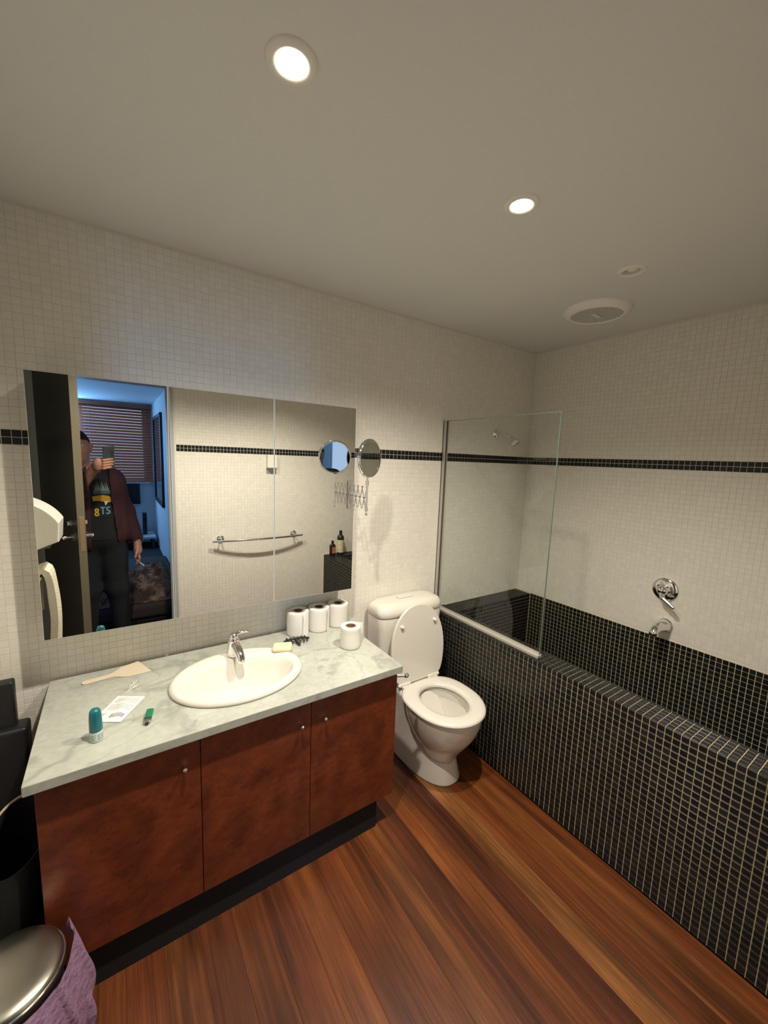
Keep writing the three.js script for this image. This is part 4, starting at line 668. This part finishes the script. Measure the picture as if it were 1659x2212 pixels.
{
  const pelvis = V(-2.575, 0.93, 2.24), waist = V(-2.58, 1.08, 2.225), chest = V(-2.60, 1.27, 2.215), neck0 = V(-2.63, 1.40, 2.21), head = V(-2.668, 1.60, 2.17);
  const sR = V(-2.475, 1.35, 2.215), eR = V(-2.385, 1.10, 2.25), wR = V(-2.315, 0.87, 2.17), sL = V(-2.74, 1.36, 2.205), eL = V(-2.75, 1.17, 2.05), PHC = CAM.clone().addScaledVector(UPV, -0.06).addScaledVector(RT, -0.021).addScaledVector(FW, -0.011);
  const wL = PHC.clone().addScaledVector(UPV, -0.075).addScaledVector(RT, -0.062).addScaledVector(FW, -0.045);
  const hipR = V(-2.48, 0.88, 2.24), hipL = V(-2.66, 0.88, 2.24), kR = V(-2.46, 0.49, 2.22), kL = V(-2.65, 0.49, 2.23), aR = V(-2.44, 0.085, 2.27), aL = V(-2.67, 0.085, 2.29), tR = V(-2.425, 0.035, 2.12), tL = V(-2.685, 0.035, 2.14);
  const torso = (p, o) => { let d = capsule(p, V(pelvis.x - 0.05, pelvis.y, pelvis.z), V(pelvis.x + 0.05, pelvis.y, pelvis.z), 0.125, 0.125); d = smin(d, capsule(p, V(waist.x - 0.045, waist.y, waist.z), V(waist.x + 0.045, waist.y, waist.z), 0.115, 0.115), 0.08); d = smin(d, capsule(p, V(chest.x - 0.06, chest.y, chest.z), V(chest.x + 0.06, chest.y, chest.z), 0.112, 0.112), 0.08); d = smin(d, capsule(p, sL, sR, 0.07, 0.07), 0.07); return d - o; };
  const arms = (p, o) => { let d = capsule(p, sR, eR, 0.056, 0.045); d = smin(d, capsule(p, eR, wR, 0.044, 0.03), 0.03); let e = capsule(p, sL, eL, 0.056, 0.045); e = smin(e, capsule(p, eL, wL, 0.044, 0.03), 0.03); return Math.min(d, e) - o; };
  const legs = (p, o) => { let d = 9; for (const [h, k, a] of [[hipR, kR, aR], [hipL, kL, aL]]) { let e = capsule(p, h, k, 0.092, 0.062); e = smin(e, capsule(p, k, a, 0.06, 0.042), 0.04); d = smin(d, e, 0.05); } return d - o; };
  const headF = (p) => { const q = V((p.x - head.x) / 0.079, (p.y - head.y) / 0.112, (p.z - head.z) / 0.098); let d = (q.length() - 1) * 0.085; d = smin(d, capsule(p, V(head.x, head.y - 0.075, head.z - 0.055), V(head.x, head.y - 0.04, head.z - 0.05), 0.04, 0.05), 0.05); d = smin(d, capsule(p, V(head.x, head.y + 0.012, head.z - 0.092), V(head.x, head.y - 0.025, head.z - 0.112), 0.008, 0.014), 0.02); for (const s of [-1, 1]) { d = smin(d, capsule(p, V(head.x + s * 0.08, head.y - 0.02, head.z + 0.01), V(head.x + s * 0.084, head.y + 0.02, head.z + 0.015), 0.012, 0.016), 0.012); d = Math.max(d, -(Math.hypot(p.x - head.x - s * 0.032, p.y - head.y - 0.008, p.z - head.z + 0.105) - 0.016)); } d = smin(d, capsule(p, V(head.x - 0.018, head.y - 0.058, head.z - 0.098), V(head.x + 0.018, head.y - 0.058, head.z - 0.098), 0.008, 0.008), 0.012); return smin(d, capsule(p, neck0, V(head.x, head.y - 0.06, head.z + 0.015), 0.06, 0.055), 0.05); };
  const ph = (r, u, f) => PHC.clone().addScaledVector(RT, r).addScaledVector(UPV, u).addScaledVector(FW, f);   // places around the phone
  const fingersL = []; for (let k = 0; k < 4; k++) { const u = -0.012 - k * 0.0185; fingersL.push([ph(-0.05, u - 0.012, -0.008), ph(-0.043, u - 0.004, 0.0145), ph(-0.008, u + 0.002, 0.0165), ph([0.014, 0.02, 0.016, 0.006][k], u + 0.003, 0.0145)]); }
  const handL = (p) => { let d = capsule(p, wL, ph(-0.062, -0.045, -0.02), 0.027, 0.026); d = smin(d, capsule(p, ph(-0.061, -0.07, -0.02), ph(-0.061, -0.025, -0.015), 0.022, 0.02), 0.02); for (const f of fingersL) for (let j = 0; j < 3; j++) d = smin(d, capsule(p, f[j], f[j + 1], 0.0098 - j * 0.0008, 0.0092 - j * 0.0009), 0.006); d = smin(d, capsule(p, ph(-0.058, -0.06, -0.025), ph(-0.035, -0.03, -0.022), 0.014, 0.011), 0.01); d = smin(d, capsule(p, ph(-0.035, -0.03, -0.022), ph(-0.012, -0.015, -0.017), 0.0105, 0.009), 0.006); return d; };
  const palmR = V(-2.312, 0.80, 2.145), fR = []; for (let k = 0; k < 4; k++) fR.push([V(-2.312 + 0.004 * k, 0.775 - k * 0.003, 2.115 + k * 0.02), V(-2.306, 0.742 - (k === 1 ? 0.006 : 0), 2.102 + k * 0.021), V(-2.313, 0.715 + (k === 3 ? 0.012 : 0), 2.1 + k * 0.021), V(-2.328, 0.698 + (k === 3 ? 0.016 : 0), 2.106 + k * 0.02)]);
  const handR = (p) => { let d = capsule(p, wR, palmR, 0.029, 0.03); d = smin(d, capsule(p, V(-2.312, 0.785, 2.12), V(-2.312, 0.785, 2.172), 0.018, 0.017), 0.02); for (const f of fR) for (let j = 0; j < 3; j++) d = smin(d, capsule(p, f[j], f[j + 1], 0.0098 - j * 0.0008, 0.009 - j * 0.0009), 0.006); d = smin(d, capsule(p, V(-2.315, 0.82, 2.13), V(-2.325, 0.785, 2.095), 0.013, 0.0105), 0.008); d = smin(d, capsule(p, V(-2.325, 0.785, 2.095), V(-2.334, 0.755, 2.092), 0.0105, 0.0085), 0.006); return d; };
  const per = thing('person', 'person in an open dark red jacket and printed black shirt photographing with a phone', 'person');
  const skin = P(C(0.44, 0.22, 0.15), 0.55, {});
  const bodyC = V(-2.53, 0.87, 2.12);
  const whole = (p) => { let d = torso(p, -0.004); d = smin(d, arms(p, 0), 0.03); d = smin(d, legs(p, -0.004), 0.05); for (const [a, t] of [[aR, tR], [aL, tL]]) d = smin(d, capsule(p, V(a.x, 0.04, a.z), t, 0.036, 0.028), 0.03); d = smin(d, capsule(p, V(-2.62, 1.36, 2.213), V(-2.65, 1.5, 2.19), 0.056, 0.054), 0.05); return d; };
  const parts3 = [meshField(whole, bodyC, 0.93, 116), meshField(headF, V(head.x, head.y - 0.03, head.z - 0.01), 0.19, 76), meshField(handL, ph(-0.03, -0.05, -0.01), 0.11, 76), meshField(handR, V(-2.315, 0.78, 2.14), 0.12, 76)];
  part(per, 'body', merge(parts3), skin);
  const jeans = S(C(0.005, 0.007, 0.010), 0.95), shirtM = S(C(0.009, 0.010, 0.012), 0.9), jacketM = S(C(0.036, 0.008, 0.011), 0.85);
  part(per, 'jeans', meshField((p) => Math.max(smin(legs(p, 0.014), torso(p, 0.008), 0.05), p.y - 1.0, 0.06 - p.y), V(-2.54, 0.53, 2.24), 0.56, 84), jeans);
  part(per, 'shirt', meshField((p) => Math.max(torso(p, 0.012), 0.9 - p.y, p.y - 1.42 + Math.max(0, 0.1 - Math.hypot(p.x + 2.63, p.z - 2.21)) * 0.5), V(-2.54, 1.16, 2.22), 0.3, 72), shirtM);
  part(per, 'jacket', meshField((p) => { const d = Math.min(smin(torso(p, 0.028), arms(p, 0.022), 0.05)); const open = Math.max(2.2 - p.z > 0 ? -1 : 1, Math.abs(p.x + 2.535 - (1.2 - p.y) * 0.03) - (0.062 + Math.max(0, 1.25 - p.y) * 0.06)); const cuff = Math.min(p.distanceTo(wR) - 0.05, p.distanceTo(wL) - 0.062), neck = 0.078 - Math.hypot(p.x + 2.635, p.z - 2.205) ; let e = Math.max(d, -open * 0.5, 0.82 - p.y, -cuff); if (p.y > 1.42) e = Math.max(e, neck); return e; }, V(-2.53, 1.12, 2.1), 0.42, 96), jacketM);
  part(per, 'shoe', loft([ring(-2.43, 0.001, 2.2, 0.046, 0.13, 0.12, 2.4, 2.4), ring(-2.43, 0.03, 2.2, 0.05, 0.135, 0.125, 2.4, 2.4), ring(-2.43, 0.07, 2.22, 0.044, 0.11, 0.1), ring(-2.44, 0.11, 2.27, 0.05, 0.06, 0.055)]), blackMatte);
  part(per, 'shoe', loft([ring(-2.68, 0.001, 2.22, 0.046, 0.13, 0.12, 2.4, 2.4), ring(-2.68, 0.03, 2.22, 0.05, 0.135, 0.125, 2.4, 2.4), ring(-2.68, 0.07, 2.24, 0.044, 0.11, 0.1), ring(-2.67, 0.11, 2.29, 0.05, 0.06, 0.055)]), blackMatte);
  part(per, 'hair', meshField((p) => { const q = V((p.x - head.x) / 0.085, (p.y - head.y - 0.008) / 0.118, (p.z - head.z - 0.008) / 0.104); const d = (q.length() - 1) * 0.09; return Math.max(d, (head.y + 0.055 - p.y) - Math.max(0, p.z - head.z + 0.01) * 1.4) - 0.002 * Math.sin(p.x * 300) * Math.sin(p.z * 260); }, V(head.x, head.y + 0.02, head.z), 0.15, 56), S(C(0.012, 0.009, 0.008), 0.8));
  for (const s of [-1, 1]) { const e = part(per, 'eye', ball(head.x + s * 0.032, head.y + 0.008, head.z - 0.082, 0.0125), P(C(0.7, 0.66, 0.6), 0.2)); part(e, 'iris', ball(head.x + s * 0.032, head.y + 0.008, head.z - 0.0905, 0.0055), blackPlastic); }
  // print on the shirt: yellow and teal lettering and shapes, laid on the cloth
  const art = canvasTex(256, 384, (c, w, h) => {
    c.fillStyle = '#141517'; c.fillRect(0, 0, w, h);
    c.fillStyle = '#6f7f78'; for (let k = 0; k < 9; k++) { c.beginPath(); c.moveTo(40 + k * 18, 130); c.lineTo(90 + k * 14, 12 + (k % 3) * 16); c.lineTo(64 + k * 18, 130); c.fill(); }
    c.fillStyle = '#3d5c60'; c.fillRect(30, 108, 190, 34);
    c.fillStyle = '#c79a34'; c.beginPath(); c.moveTo(18, 196); c.bezierCurveTo(60, 140, 170, 150, 236, 168); c.lineTo(226, 214); c.bezierCurveTo(150, 200, 80, 240, 22, 226); c.fill();
    c.fillStyle = '#d9d2b6'; c.beginPath(); c.moveTo(60, 214); c.lineTo(100, 262); c.lineTo(112, 214); c.fill();
    c.save(); c.translate(w, 0); c.scale(-1, 1); c.font = 'bold 104px sans-serif'; c.fillStyle = '#d0a52e'; c.fillText('8', 34, 362); c.fillStyle = '#5f93ab'; c.fillText('TS', 98, 346); c.restore();
  });
  const g = new THREE.PlaneGeometry(0.15, 0.29, 16, 26), p = g.attributes.position, q = V(0, 0, 0);
  for (let i = 0; i < p.count; i++) { q.set(-2.527 - p.getX(i), 1.222 + p.getY(i), 2.0); for (let s = 0; s < 60; s++) { const d = torso(q, 0.012); if (d < 0.0008) break; q.z += d * 0.8; } p.setXYZ(i, q.x, q.y, q.z - 0.0022); }
  g.computeVertexNormals(); part(per, 'shirt_print', g, S(C(1, 1, 1), 0.9, { map: art, side: THREE.DoubleSide })).userData.label = 'yellow and teal print on the shirt';
  // phone, just behind the lens that took the picture
  const mob = new THREE.Group(); mob.name = numbered('phone'); mob.userData = { label: 'dark grey phone held up in the hand of the person in the mirror', category: 'phone' };
  mob.position.copy(PHC); mob.quaternion.copy(camera.quaternion); scene.add(mob);
  part(mob, 'phone_body', rbox(-0.0385, 0.0385, -0.079, 0.079, -0.0045, 0.0045, 0.004, 3), S(C(0.07, 0.085, 0.095), 0.35, { metalness: 0.4 }));
  for (const [x, y, r] of [[0.021, 0.038, 0.0078], [0.021, 0.017, 0.0078], [0.006, 0.052, 0.005], [0.006, 0.034, 0.005]]) part(mob, 'lens_ring', lathe([[0, 0.001], [r - 0.001, 0.001], [r, 0.0005], [r, 0]], 24).rotateX(-Math.PI / 2).translate(x, y, -0.0046), blackPlastic);
  part(mob, 'phone_screen', box(-0.036, 0.036, -0.076, 0.076, 0.0044, 0.0049), S(C(0.01, 0.01, 0.012), 0.1));
  const cg = thing('cigarette', 'thin white cigarette between the fingers of the person in the mirror', 'cigarette', [-2.322, 0.722, 2.108]);
  part(cg, 'paper_tube', rod(V(0, 0, 0), V(0.045, -0.045, -0.006), 0.0042), S(C(0.8, 0.8, 0.8), 0.9)); part(cg, 'filter_tip', rod(V(-0.016, 0.016, 0.002), V(0, 0, 0), 0.0043), S(C(0.6, 0.34, 0.14), 0.9));
}

renderer.render(scene, camera);
